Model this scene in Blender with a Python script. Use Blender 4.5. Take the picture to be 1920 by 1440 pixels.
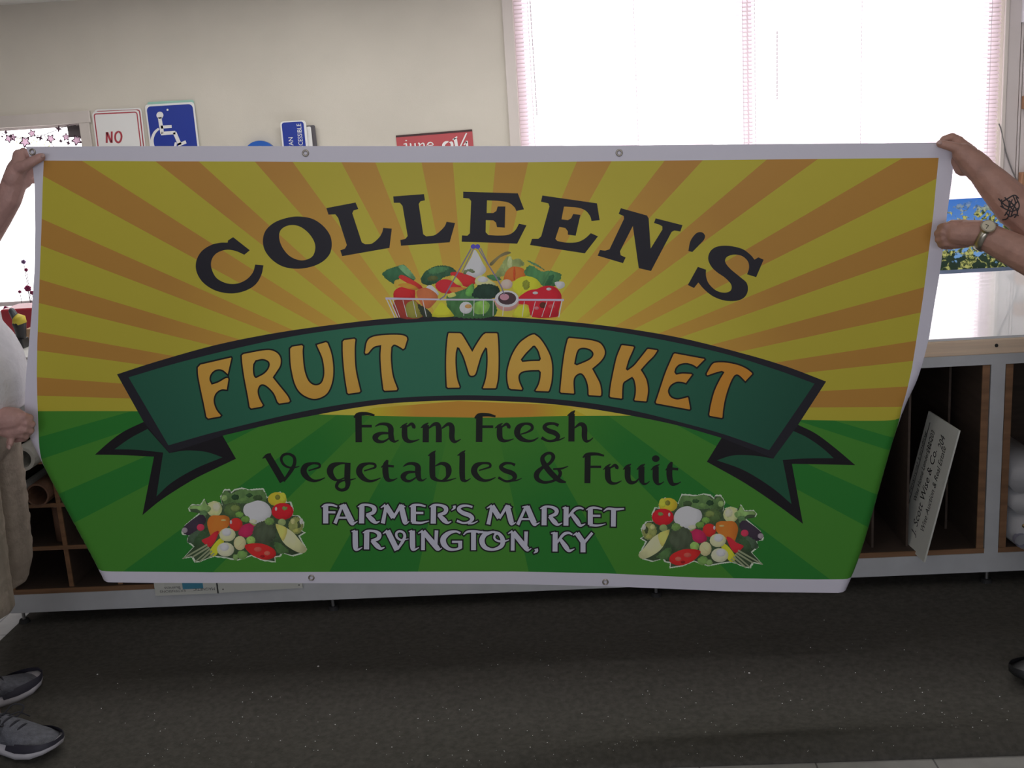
import bpy, bmesh, math, random
import numpy as np
from mathutils import Vector, Matrix, geometry

for _o in list(bpy.data.objects):
    bpy.data.objects.remove(_o)
SC = bpy.context.scene
COL = SC.collection
random.seed(7)

# ------------------------------------------------------------------ camera
FPX = 2100.0                      # focal length in pixels of the 1920 wide frame
YAW, PIT, ROLL = map(math.radians, (2.75, -13.3, -3.56))
EYE = Vector((0, 0, 1.7))
_r = Vector((math.cos(YAW), math.sin(YAW), 0)); _f = Vector((-math.sin(YAW), math.cos(YAW), 0)); _u = Vector((0, 0, 1))
_f, _u = _f*math.cos(PIT)+_u*math.sin(PIT), _u*math.cos(PIT)-_f*math.sin(PIT)
_r, _u = _r*math.cos(ROLL)+_u*math.sin(ROLL), _u*math.cos(ROLL)-_r*math.sin(ROLL)
cam = bpy.data.cameras.new('camera'); cam.sensor_width = 36.0; cam.lens = FPX/1920*36.0; cam.clip_start = .05
camo = bpy.data.objects.new('camera', cam); COL.objects.link(camo)
camo.matrix_world = Matrix(((_r.x, _u.x, -_f.x, EYE.x), (_r.y, _u.y, -_f.y, EYE.y), (_r.z, _u.z, -_f.z, EYE.z), (0, 0, 0, 1)))
SC.camera = camo

# ------------------------------------------------------------------ world, lamps, exposure
SC.view_settings.view_transform = 'Standard'; SC.view_settings.look = 'None'
SC.view_settings.exposure = 0.0; SC.view_settings.gamma = 1.0; SC.view_settings.use_curve_mapping = False
W = bpy.data.worlds.new('daylight'); SC.world = W; W.use_nodes = True
_bg = W.node_tree.nodes['Background']; _bg.inputs[0].default_value = (1.0, .97, 1.0, 1); _bg.inputs[1].default_value = 3.4


def area(name, loc, size, watts, color=(.98, .98, 1.0)):
    l = bpy.data.lights.new(name, 'AREA'); l.shape = 'RECTANGLE'; l.size, l.size_y = size; l.energy = watts; l.color = color
    o = bpy.data.objects.new(name, l); COL.objects.link(o); o.location = loc
    return o


front_fill = area('front_fill_light', (-.2, -2.95, 1.75), (4.4, 1.2), 60, (.95, .97, 1.07))     # unseen lamp added for assumed daylight from behind the photographer
front_fill.rotation_euler = (math.radians(90), 0, 0)
area('ceiling_lamp', (-.1, 2.15, 2.40), (3.0, .3), 7, (1, .98, .95))       # ceiling fittings
area('ceiling_lamp', (-.1, 4.9, 2.40), (5.2, .3), 38, (1, .985, .95))


# ------------------------------------------------------------------ helpers
def at(px, py, Y):
    """the place on the upright plane Y = const that the photo shows at this pixel"""
    d = _f + _r*((px-960)/FPX) - _u*((py-720)/FPX)
    return EYE + d*(Y/d.y)


def atz(px, py, Z):
    d = _f + _r*((px-960)/FPX) - _u*((py-720)/FPX)
    return EYE + d*((Z-EYE.z)/d.z)


def lin(c):
    c = c/255.0
    return c/12.92 if c <= .04045 else ((c+.055)/1.055)**2.4


INK = .40      # how brightly the banner is lit in the photo, to turn its picture colours into ink colours


def alb(r, g, b, k=INK, top=.86):
    return tuple(min(top, lin(v)/k) for v in (r, g, b))


def mat(name, color, rough=.6, metal=0, spec=.5, noise=None, bump=None, trans=0, coat=0, emit=None):
    m = bpy.data.materials.new(name); m.use_nodes = True
    nt = m.node_tree; b = nt.nodes['Principled BSDF']
    b.inputs['Base Color'].default_value = (*color, 1); b.inputs['Roughness'].default_value = rough
    b.inputs['Metallic'].default_value = metal; b.inputs['Specular IOR Level'].default_value = spec
    b.inputs['Transmission Weight'].default_value = trans; b.inputs['Coat Weight'].default_value = coat
    if noise:
        scale, amount, stretch = noise[0], noise[1], (noise[2] if len(noise) > 2 else (1, 1, 1))
        tc = nt.nodes.new('ShaderNodeTexCoord'); mp = nt.nodes.new('ShaderNodeMapping'); mp.inputs['Scale'].default_value = stretch
        nz = nt.nodes.new('ShaderNodeTexNoise'); nz.inputs['Scale'].default_value = scale; nz.inputs['Detail'].default_value = 6
        rp = nt.nodes.new('ShaderNodeValToRGB')
        rp.color_ramp.elements[0].position = .3; rp.color_ramp.elements[1].position = .7
        rp.color_ramp.elements[0].color = (*[c*(1-amount) for c in color], 1)
        rp.color_ramp.elements[1].color = (*[min(1, c*(1+amount)) for c in color], 1)
        nt.links.new(tc.outputs['Object'], mp.inputs[0]); nt.links.new(mp.outputs[0], nz.inputs['Vector'])
        nt.links.new(nz.outputs['Fac'], rp.inputs[0]); nt.links.new(rp.outputs[0], b.inputs['Base Color'])
    if bump:
        tc = nt.nodes.new('ShaderNodeTexCoord'); nz = nt.nodes.new('ShaderNodeTexNoise'); nz.inputs['Scale'].default_value = bump[0]
        bp = nt.nodes.new('ShaderNodeBump'); bp.inputs['Strength'].default_value = bump[1]; bp.inputs['Distance'].default_value = .01
        nt.links.new(tc.outputs['Object'], nz.inputs['Vector']); nt.links.new(nz.outputs['Fac'], bp.inputs['Height'])
        nt.links.new(bp.outputs[0], b.inputs['Normal'])
    return m


def tag(o, label=None, cat=None, group=None, kind=None):
    if label: o['label'] = label
    if cat: o['category'] = cat
    if group: o['group'] = group
    if kind: o['kind'] = kind
    return o


def empty(name, loc, label, cat, group=None):
    o = bpy.data.objects.new(name, None); COL.objects.link(o); o.location = loc; o.empty_display_size = .05
    return tag(o, label, cat, group)


def mk(name, verts, faces, m, parent=None, smooth=False):
    """one mesh object from world-space vertices; under a parent it keeps its place"""
    me = bpy.data.meshes.new(name)
    base = world_of(parent)
    me.from_pydata([tuple(Vector(v)-base) for v in verts], [], faces)
    me.validate(); me.update()
    for mm in (m if isinstance(m, (list, tuple)) else [m]): me.materials.append(mm)
    if smooth:
        for p in me.polygons: p.use_smooth = True
    o = bpy.data.objects.new(name, me); COL.objects.link(o)
    if parent is not None: o.parent = parent
    return o


def world_of(o):
    w = Vector((0, 0, 0))
    while o is not None:
        w += Vector(o.location); o = o.parent
    return w


class MB:
    """collects boxes, tubes, sheets; build() links them as one mesh object"""
    def __init__(s): s.v = []; s.f = []

    def add(s, v, f):
        n = len(s.v); s.v += [tuple(x) for x in v]; s.f += [tuple(i+n for i in q) for q in f]; return s

    def box(s, a, b):
        (x0, y0, z0), (x1, y1, z1) = a, b
        return s.add([(x0, y0, z0), (x1, y0, z0), (x1, y1, z0), (x0, y1, z0), (x0, y0, z1), (x1, y0, z1), (x1, y1, z1), (x0, y1, z1)],
                     [(0, 3, 2, 1), (4, 5, 6, 7), (0, 1, 5, 4), (1, 2, 6, 5), (2, 3, 7, 6), (3, 0, 4, 7)])

    def hexa(s, p):   # eight corners, bottom ring then top ring
        return s.add(p, [(0, 3, 2, 1), (4, 5, 6, 7), (0, 1, 5, 4), (1, 2, 6, 5), (2, 3, 7, 6), (3, 0, 4, 7)])

    def tube(s, pts, rad, seg=10, cap=True, squash=None):
        pts = [Vector(p) for p in pts]; n = len(pts)
        if not isinstance(rad, (list, tuple)): rad = [rad]*n
        t0 = (pts[1]-pts[0]).normalized()
        up = Vector((0, 0, 1)) if abs(t0.z) < .9 else Vector((1, 0, 0))
        a = t0.cross(up).normalized()
        rings = []
        for i, p in enumerate(pts):
            t = (pts[min(i+1, n-1)]-pts[max(i-1, 0)]).normalized()
            a = (a-t*a.dot(t)).normalized(); b = t.cross(a)
            ra = rad[i] if not isinstance(rad[i], (list, tuple)) else rad[i][0]
            rb = rad[i] if not isinstance(rad[i], (list, tuple)) else rad[i][1]
            rings.append([p+a*(ra*math.cos(2*math.pi*k/seg))+b*(rb*math.sin(2*math.pi*k/seg)) for k in range(seg)])
        v = [q for r in rings for q in r]; f = []
        for i in range(n-1):
            for k in range(seg):
                k2 = (k+1) % seg
                f.append((i*seg+k, i*seg+k2, (i+1)*seg+k2, (i+1)*seg+k))
        if cap:
            f.append(tuple(reversed(range(seg)))); f.append(tuple((n-1)*seg+k for k in range(seg)))
        return s.add(v, f)

    def capsule(s, pts, rad, seg=12):
        """tube with round ends"""
        pts = [Vector(p) for p in pts]; rad = list(rad) if isinstance(rad, (list, tuple)) else [rad]*len(pts)
        t0 = (pts[0]-pts[1]).normalized(); t1 = (pts[-1]-pts[-2]).normalized()
        P, R = [], []
        for a in (85, 60, 30): P.append(pts[0]+t0*rad[0]*math.sin(math.radians(a))); R.append(rad[0]*math.cos(math.radians(a)))
        P += pts; R += rad
        for a in (30, 60, 85): P.append(pts[-1]+t1*rad[-1]*math.sin(math.radians(a))); R.append(rad[-1]*math.cos(math.radians(a)))
        return s.tube(P, R, seg)

    def ball(s, c, r, seg=16, rings=10, rot=None):
        c = Vector(c); r = (r, r, r) if not isinstance(r, (list, tuple)) else r
        v = []; f = []
        for i in range(rings+1):
            th = math.pi*i/rings
            for k in range(seg):
                ph = 2*math.pi*k/seg
                p = Vector((r[0]*math.sin(th)*math.cos(ph), r[1]*math.sin(th)*math.sin(ph), r[2]*math.cos(th)))
                if rot is not None: p = rot @ p
                v.append(c+p)
        for i in range(rings):
            for k in range(seg):
                k2 = (k+1) % seg
                f.append((i*seg+k, (i+1)*seg+k, (i+1)*seg+k2, i*seg+k2))
        return s.add(v, f)

    def build(s, name, m, parent=None, smooth=False, bevel=0):
        o = mk(name, s.v, s.f, m, parent, smooth)
        if bevel:
            b = o.modifiers.new('edge', 'BEVEL'); b.width = bevel; b.segments = 2; b.limit_method = 'ANGLE'
        return o


def boxobj(name, a, b, m, parent=None, bevel=0):
    return MB().box(a, b).build(name, m, parent, bevel=bevel)


def remesh(mb, voxel, smooth=4):
    """fuses everything in mb into one continuous surface; returns verts, faces"""
    me = bpy.data.meshes.new('tmp'); me.from_pydata(mb.v, [], mb.f); me.update()
    o = bpy.data.objects.new('tmp', me); COL.objects.link(o)
    md = o.modifiers.new('r', 'REMESH'); md.mode = 'VOXEL'; md.voxel_size = voxel
    sm = o.modifiers.new('s', 'SMOOTH'); sm.iterations = smooth; sm.factor = .5
    dg = bpy.context.evaluated_depsgraph_get(); e = o.evaluated_get(dg); m2 = e.to_mesh()
    v = [tuple(x.co) for x in m2.vertices]; f = [tuple(p.vertices) for p in m2.polygons]
    e.to_mesh_clear(); bpy.data.objects.remove(o); bpy.data.meshes.remove(me)
    return v, f


def cr(P, closed=False, n=6):
    """Catmull-Rom through the points (any dimension)"""
    P = [np.array(p, float) for p in P]; N = len(P); out = []
    rng = range(N if closed else N-1)
    for i in rng:
        p1, p2 = P[i], P[(i+1) % N]
        p0 = P[i-1] if (closed or i > 0) else 2*p1-p2
        p3 = P[(i+2) % N] if (closed or i+2 < N) else 2*p2-p1
        for k in range(n):
            t = k/n
            out.append(.5*((2*p1)+(-p0+p2)*t+(2*p0-5*p1+4*p2-p3)*t*t+(-p0+3*p1-3*p2+p3)*t**3))
    if not closed: out.append(P[-1])
    return out


def text_mesh(s, size=1.0, shear=0.0, align='LEFT'):
    """outline of a line of lettering as flat verts and faces (x right, y up)"""
    c = bpy.data.curves.new('t', 'FONT'); c.body = s; c.size = size; c.shear = shear; c.align_x = align; c.resolution_u = 3
    o = bpy.data.objects.new('t', c); COL.objects.link(o)
    dg = bpy.context.evaluated_depsgraph_get(); e = o.evaluated_get(dg); m = e.to_mesh()
    v = [tuple(x.co) for x in m.vertices]; f = [tuple(p.vertices) for p in m.polygons]
    e.to_mesh_clear(); bpy.data.objects.remove(o); bpy.data.curves.remove(c)
    return v, f
# ================================================================== the room
WALL_Y = 6.0; TOP = 2.43; XL, XR, YF = -4.2, 3.4, -3.0
M_wall = mat('wall_paint', (.62, .575, .50), .75, spec=.3, noise=(2.2, .05), bump=(160, .05))
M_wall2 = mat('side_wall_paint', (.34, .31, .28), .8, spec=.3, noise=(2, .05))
M_ceil = mat('ceiling_paint', (.72, .71, .68), .9, noise=(3, .04))
M_trim = mat('trim_paint', (.62, .56, .52), .5, noise=(9, .04, (1, 1, .1)))
M_white = mat('white_frame', (.80, .74, .74), .45)
M_panel = mat('panelling', (.60, .54, .53), .6, noise=(6, .06, (1, 1, .05)))
M_tile = mat('floor_tile', (.34, .33, .31), .45, noise=(14, .12))


def floor_material():
    m = M_tile; nt = m.node_tree; b = nt.nodes['Principled BSDF']
    src = b.inputs['Base Color'].links[0].from_socket
    br = nt.nodes.new('ShaderNodeTexBrick'); br.offset = 0; br.inputs['Scale'].default_value = 1
    br.inputs['Brick Width'].default_value = .305; br.inputs['Row Height'].default_value = .305; br.inputs['Mortar Size'].default_value = .0025
    tc = nt.nodes.new('ShaderNodeTexCoord'); nt.links.new(tc.outputs['Object'], br.inputs['Vector'])
    nt.links.new(src, br.inputs['Color1']); nt.links.new(src, br.inputs['Color2']); br.inputs['Mortar'].default_value = (.12, .115, .11, 1)
    nt.links.new(br.outputs['Color'], b.inputs['Base Color'])


floor_material()
st = lambda o: tag(o, kind='structure')
st(boxobj('floor', (XL, YF, -.1), (XR, WALL_Y+.15, 0), M_tile))
st(boxobj('ceiling', (XL, YF, TOP), (XR, WALL_Y+.15, TOP+.1), M_ceil))
st(boxobj('wall_left', (XL-.1, YF, -.1), (XL, WALL_Y+.15, TOP+.1), M_wall2))
st(boxobj('wall_right', (XR, YF, -.1), (XR+.1, WALL_Y+.15, TOP+.1), M_wall2))
st(boxobj('wall_front', (XL-.1, YF-.1, -.1), (XR+.1, YF, TOP+.1), M_wall2))
# back wall with its two window openings
W1 = (-3.55, -2.485, .62, 1.815)      # small window on the left
W2 = (-.165, 2.305, .93, 2.37)        # wide window behind the blinds
mb = MB(); y0, y1 = WALL_Y, WALL_Y+.14
mb.box((XL, y0, 0), (W1[0], y1, TOP)); mb.box((W1[0], y0, 0), (W1[1], y1, W1[2])); mb.box((W1[0], y0, W1[3]), (W1[1], y1, TOP))
mb.box((W1[1], y0, 0), (W2[0], y1, TOP)); mb.box((W2[0], y0, 0), (W2[1], y1, W2[2])); mb.box((W2[0], y0, W2[3]), (W2[1], y1, TOP))
mb.box((W2[1], y0, 0), (XR, y1, TOP))
st(mb.build('wall_back', M_wall))
# the small window: trim, frame
mb = MB(); x0, x1, z0, z1 = W1; t = .055
mb.box((x0-t, y0-.018, z1), (x1+t+.01, y0, z1+.062)); mb.box((x1, y0-.018, z0-.05), (x1+t, y0, z1)); mb.box((x0-t, y0-.018, z0-.05), (x0, y0, z1)); mb.box((x0-.08, y0-.065, z0-.003), (x1+.08, y0, z0+.012))
w1 = st(mb.build('window_1', M_trim, bevel=.003))
mb = MB(); f = .028
mb.box((x0, y0+.05, z0), (x0+f, y0+.10, z1)); mb.box((x1-f, y0+.05, z0), (x1, y0+.10, z1)); mb.box((x0+f, y0+.05, z0), (x1-f, y0+.10, z0+f)); mb.box((x0+f, y0+.05, z1-.014), (x1-f, y0+.10, z1))
mb.box((x0+f, y0+.05, .858), (x1-f, y0+.085, .882)); mb.build('sash_frame', M_white, w1)
M_glass = bpy.data.materials.new('window_glass'); M_glass.use_nodes = True
_n = M_glass.node_tree; _n.nodes.remove(_n.nodes['Principled BSDF'])
_t = _n.nodes.new('ShaderNodeBsdfTransparent'); _g = _n.nodes.new('ShaderNodeBsdfGlossy'); _g.inputs['Roughness'].default_value = .03; _mx = _n.nodes.new('ShaderNodeMixShader'); _mx.inputs[0].default_value = .06
_n.links.new(_t.outputs[0], _mx.inputs[1]); _n.links.new(_g.outputs[0], _mx.inputs[2]); _n.links.new(_mx.outputs[0], _n.nodes['Material Output'].inputs[0])
boxobj('window_pane', (x0+f, y0+.070, z0+f), (x1-f, y0+.075, z1-.014), M_glass, w1)
# the wide window
x0, x1, z0, z1 = W2
mb = MB(); t = .055
mb.box((x0-t, y0-.02, z0-.06), (x0, y0, z1)); mb.box((x1, y0-.02, z0-.06), (x1+.02, y0, z1)); mb.box((x0-t, y0-.02, z1), (x1+.02, y0, z1+.05)); mb.box((x0-t, y0-.05, z0-.06), (x1+.02, y0, z0))
w2 = st(mb.build('window_2', M_trim, bevel=.003))
mb = MB()
for a, b in ((x0, x0+.045), (1.005, 1.055), (x1-.05, x1)): mb.box((a, y0+.07, z0), (b, y0+.13, z1))
mb.box((x0, y0+.07, z0), (x1, y0+.13, z0+.04)); mb.box((x0, y0+.07, z1-.03), (x1, y0+.13, z1))
mb.build('mullion_frame', M_white, w2)
boxobj('window_pane', (x0+.045, y0+.095, z0+.04), (1.005, y0+.10, z1-.03), M_glass, w2); boxobj('window_pane', (1.055, y0+.095, z0+.04), (x1-.05, y0+.10, z1-.03), M_glass, w2)
# panelled strip of wall right of the window, with its grooves
mb = MB(); xs = [x1+.02, x1+.085, x1+.10, x1+.30, x1+.50, x1+.70, x1+.90, XR]
for a, b in zip(xs[:-1], xs[1:]): mb.box((a+.002, y0-.012, 0), (b-.002, y0, TOP))
st(mb.build('trim_1', M_panel, bevel=.002))

# ------------------------------------------------------------------ black mat on the tiles
M_mat = mat('ribbed_rubber', (.082, .077, .067), .7, spec=.10, noise=(60, .22), bump=(260, .25))


def mat_z(x, y):
    e = lambda c, w: math.exp(-((y-c)/w)**2)
    right = .5+.5*math.tanh(x*2.2+.3)
    z = .006+.036*e(3.18+.03*x, .19)+.027*right*e(2.71+.01*x, .10)  # ridges shaped to give the mat its bright and dark bands
    edge = min(1, max(0, (y-2.66)/.10)); return .004+(z-.004)*edge


mx0, mx1, my0, my1 = -2.05, 2.75, 2.668, 4.05
nx, ny = 60, 70; v = []; f = []
for j in range(ny+1):
    for i in range(nx+1):
        x, y = mx0+(mx1-mx0)*i/nx, my0+(my1-my0)*j/ny
        v.append((x, y, mat_z(x, y)))
n = len(v); v += [(a, b, .0005) for a, b, c in v]
for j in range(ny):
    for i in range(nx):
        a = j*(nx+1)+i; f.append((a, a+1, a+nx+2, a+nx+1))
rim = [i for i in range(nx+1)]+[j*(nx+1)+nx for j in range(1, ny+1)]+[ny*(nx+1)+i for i in range(nx-1, -1, -1)]+[j*(nx+1) for j in range(ny-1, 0, -1)]
for a, b in zip(rim, rim[1:]+rim[:1]): f.append((a, a+n, b+n, b))
matO = tag(mk('floor_mat', v, f, M_mat, None, True), 'long black rubber mat lying on the floor in front of the worktable', 'mat')
M_crumb = mat('paper_crumb', (.85, .84, .82), .7)
for (px, py, r, lab) in [(598, 1261, .0032, 'white paper scrap on the black mat below the address lettering'), (1405, 1275, .0034, 'white paper scrap on the black mat below the right vegetable heap'), (184, 1273, .0028, 'white paper scrap on the black mat near the upper grey running shoe')]:
    p = atz(px, py, .012); p.z = mat_z(p.x, p.y)+.0012
    tag(MB().ball(p, (r, r*1.1, .0016), 8, 5).build('paper_scrap', M_crumb), lab, 'scrap', 'paper scraps on the mat')
mb = MB(); random.seed(11)
for k in range(420):
    x = random.uniform(-1.9, 1.6); y = 2.69+abs(random.gauss(0, .34))
    if y > 3.6 or x < -1.46 or x > 1.2: continue
    r = random.choice((.0006, .0007, .0008, .0009, .0013)); mb.ball((x, y, mat_z(x, y)+r*.6), (r*1.3, r*1.3, r), 6, 4)
tag(mb.build('dust_specks', M_crumb), 'pale specks of dust and lint scattered over the black mat', 'dust', kind='stuff')

# ------------------------------------------------------------------ blinds
M_slat = bpy.data.materials.new('blind_slat'); M_slat.use_nodes = True
_n = M_slat.node_tree; _n.nodes.remove(_n.nodes['Principled BSDF'])
_d = _n.nodes.new('ShaderNodeBsdfDiffuse'); _d.inputs[0].default_value = (.86, .80, .82, 1); _t = _n.nodes.new('ShaderNodeBsdfTranslucent'); _t.inputs[0].default_value = (.95, .90, .93, 1)
_mx = _n.nodes.new('ShaderNodeMixShader'); _mx.inputs[0].default_value = .82
_n.links.new(_d.outputs[0], _mx.inputs[1]); _n.links.new(_t.outputs[0], _mx.inputs[2]); _n.links.new(_mx.outputs[0], _n.nodes['Material Output'].inputs[0])
M_cord = mat('blind_cord', (.5, .48, .5), .7)


def blind(xa, xb, label, wand_x, cords):
    r = empty('window_blind', ((xa+xb)/2, y0+.03, W2[2]+.02), label, 'blind', 'blinds in the wide window')
    boxobj('head_rail', (xa, y0+.008, W2[3]-.035), (xb, y0+.05, W2[3]-.002), M_white, r)
    mb = MB(); z = W2[2]+.05; a = math.radians(38)
    dy, dz = .0125*math.cos(a), .0125*math.sin(a)
    while z < W2[3]-.04:
        mb.hexa([(xa, y0+.03-dy, z-dz), (xb, y0+.03-dy, z-dz), (xb, y0+.03+dy, z+dz), (xa, y0+.03+dy, z+dz),
                 (xa, y0+.03-dy, z-dz+.0006), (xb, y0+.03-dy, z-dz+.0006), (xb, y0+.03+dy, z+dz+.0006), (xa, y0+.03+dy, z+dz+.0006)])
        z += .0205
    mb.build('slats', M_slat, r)
    boxobj('bottom_rail', (xa, y0+.018, W2[2]+.015), (xb, y0+.042, W2[2]+.028), M_white, r)
    for x in cords: MB().tube([(x, y0+.0145, W2[2]+.02), (x, y0+.0145, W2[3]-.02)], .0011, 6).build('ladder_cord', M_cord, r)
    if wand_x: MB().tube([at(*wand_x[0], y0-.004), at(*wand_x[1], y0-.004)], .0022, 6).build('tilt_wand', M_cord, r)
    return r


blind(W2[0]+.004, 1.022, 'left white slatted blind filling the wide bright window', ((1007, 218), (993, -10)), (-.09, .45, 1.0))
blind(1.030, W2[1]-.004, 'right white slatted blind filling the wide bright window', ((1457, 186), (1457, 58)), (1.06, 1.6, 2.25))

# ------------------------------------------------------------------ worktable with pigeonholes
M_steel = mat('grey_painted_steel', (.53, .545, .555), .5, spec=.4, noise=(12, .05))
M_ply = mat('table_edge_wood', (.80, .62, .45), .55, noise=(7, .12, (.3, 4, 14)))
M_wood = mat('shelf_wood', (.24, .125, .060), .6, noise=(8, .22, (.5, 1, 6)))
M_woodshade = mat('shaded_board', (.060, .040, .028), .7, noise=(8, .2, (1, .5, 6)))  # colour darkened to stand in for the shade inside the pigeonholes
M_top = mat('glass_table_top', (.72, .74, .76), .035, spec=.6, coat=.3)
M_foot = mat('foot_metal', (.5, .5, .5), .35, .9)
M_rub = mat('foot_rubber', (.02, .02, .02), .8)
TF, TB = 3.72, 5.93; TX0, TX1 = -2.09, 3.0; TZ = .898
tab = empty('worktable', (.4, 4.4, 0), 'long worktable with pale wooden edge, grey steel frame and pigeonholes below', 'worktable')
boxobj('table_top', (TX0-.01, TF-.004, .838), (TX1, TB, TZ-.008), M_ply, tab, .004)
boxobj('glass_sheet', (TX0-.005, TF+.004, TZ-.008), (TX1-.005, TB-.004, TZ), M_top, tab)
mb = MB()
mb.box((TX0, TF, .802), (TX1, TF+.045, .838)); mb.box((TX0, TB-.045, .802), (TX1, TB, .838)); mb.box((TX0, TF, .056), (TX1, TF+.045, .126)); mb.box((TX0, TB-.045, .056), (TX1, TB, .126))
for x in (TX0, TX1-.045): mb.box((x, TF+.045, .056), (x+.045, TB-.045, .126)); mb.box((x, TF+.045, .802), (x+.045, TB-.045, .838))
for x in (TX0, 1.432, TX1-.045):
    for ya in (TF, TB-.045): mb.box((x, ya, .126), (x+.047, ya+.045, .802))
mb.build('steel_frame', M_steel, tab)
MB().ball((1.444, TF-.005, .868), .006, 10, 6).build('screw_hole', M_rub, tab); MB().ball((1.63, TF-.005, .853), .003, 8, 6).build('screw_hole', M_rub, tab)
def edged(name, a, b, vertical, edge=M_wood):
    """board in the shade-darkened colour with an undarkened wood strip along its front edge"""
    o = boxobj(name, (a[0], a[1]+.006, a[2]), b, M_woodshade, tab)
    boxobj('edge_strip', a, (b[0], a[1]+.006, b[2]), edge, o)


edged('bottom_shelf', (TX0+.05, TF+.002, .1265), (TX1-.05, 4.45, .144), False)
boxobj('back_board', (TX0+.05, 4.452, .1265), (TX1-.05, 4.465, .80), M_woodshade, tab)
# pigeonholes on the left, upright dividers on the right
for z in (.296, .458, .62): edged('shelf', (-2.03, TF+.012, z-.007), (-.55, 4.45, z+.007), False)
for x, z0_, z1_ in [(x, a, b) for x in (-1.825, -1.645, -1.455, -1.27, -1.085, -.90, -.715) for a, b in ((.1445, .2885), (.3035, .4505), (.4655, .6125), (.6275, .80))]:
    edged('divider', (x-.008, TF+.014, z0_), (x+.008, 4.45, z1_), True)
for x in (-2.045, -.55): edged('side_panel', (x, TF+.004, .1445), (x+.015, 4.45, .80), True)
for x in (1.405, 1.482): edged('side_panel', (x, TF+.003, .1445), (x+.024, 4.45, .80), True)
for x, yf in ((at(1776, 900, 3.92).x, 3.92), (at(1703, 900, 3.77).x, 3.77), (1.06, 3.77), (.93, 3.77), (.80, 3.77), (.67, 3.77)): boxobj('divider', (x-.004, yf, .1445), (x+.004, 4.45, .80), M_woodshade, tab)
for x in (-2.03, -.88, .29, 1.455, 2.9):
    r = MB().tube([(x, TF+.03, .004), (x, TF+.03, .056)], .006, 10).build('levelling_foot', M_foot, tab)
    zt = mat_z(x, TF+.03) if x > mx0 else 0
    r.location.z += zt-.001
    MB().tube([(x, TF+.03, .004+zt-.004), (x, TF+.03, .013+zt)], [.021, .016], 14).build('foot_pad', M_rub, r)
    boxobj('mounting_plate', (x-.03, TF+.004, .0535), (x+.03, TF+.045, .0558), M_foot, tab)
# ================================================================== the banner
# The printed design is drawn flat, as printed, then laid on the hanging sheet whose free corners curl back.
S_ = 's'


def outl(pts, ox=0, oy=0, k=1.0, n=5):
    """outline: (x, y) is a corner, (x, y, 's') a point of a smooth run; drawn at k units per picture unit from ox, oy"""
    P = [(ox+p[0]/k, oy+p[1]/k, len(p) > 2) for p in pts]; N = len(P)
    corners = [i for i in range(N) if not P[i][2]]
    if not corners: return [tuple(q) for q in cr([p[:2] for p in P], True, n)]
    out = []
    for a, i in enumerate(corners):
        j = corners[(a+1) % len(corners)]
        if j <= i: j += N
        run = [P[q % N][:2] for q in range(i, j+1)]
        seg = [run[0]] if len(run) == 2 else [tuple(q) for q in cr(run, False, n)][:-1]
        out += seg
    return out


def strk(pts, ox=0, oy=0, k=1.0, grow=0.0, n=5):
    """a pen stroke (x, y, width) of changing width as an outline"""
    P = [(ox+p[0]/k, oy+p[1]/k, p[2]/k) for p in pts]
    Q = [tuple(q) for q in cr(P, False, n)] if len(P) > 2 else [tuple(map(float, q)) for q in P]
    L, R = [], []
    for i, (x, y, w) in enumerate(Q):
        a, b = Q[max(0, i-1)], Q[min(len(Q)-1, i+1)]
        dx, dy = b[0]-a[0], b[1]-a[1]; l = math.hypot(dx, dy) or 1; dx /= l; dy /= l
        ex = grow*(-1 if i == 0 else 1 if i == len(Q)-1 else 0)
        h = max(.15, w/2)+grow
        L.append((x+dx*ex-dy*h, y+dy*ex+dx*h)); R.append((x+dx*ex+dy*h, y+dy*ex-dx*h))
    return L+R[::-1]


def area2(p):
    return sum(p[i-1][0]*p[i][1]-p[i][0]*p[i-1][1] for i in range(len(p)))


def grown(p, d):
    """outline moved outward by d"""
    s = 1 if area2(p) > 0 else -1; N = len(p); out = []
    for i in range(N):
        a, b, c = p[i-1], p[i], p[(i+1) % N]
        n1 = (b[1]-a[1], a[0]-b[0]); n2 = (c[1]-b[1], b[0]-c[0])
        l1 = math.hypot(*n1) or 1; l2 = math.hypot(*n2) or 1
        nx, ny = n1[0]/l1+n2[0]/l2, n1[1]/l1+n2[1]/l2
        q = nx*nx+ny*ny
        f = d*s*2/max(q, .8)
        out.append((b[0]+nx*f, b[1]+ny*f))
    return out


def ell(cx, cy, rx, ry, n=18, ox=0, oy=0, k=1.0, rot=0):
    c, s = math.cos(rot), math.sin(rot)
    return [(ox+(cx+rx*math.cos(t)*c-ry*math.sin(t)*s)/k, oy+(cy+rx*math.cos(t)*s+ry*math.sin(t)*c)/k) for t in [2*math.pi*i/n for i in range(n)]]


LAYERS = []          # bottom to top: (part, outlines, holes, ink, clip)


def layer(part, outs, ink, holes=(), clip=None):
    LAYERS.append((part, [list(map(tuple, o)) for o in outs], [list(map(tuple, o)) for o in holes], ink, clip))


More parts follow.
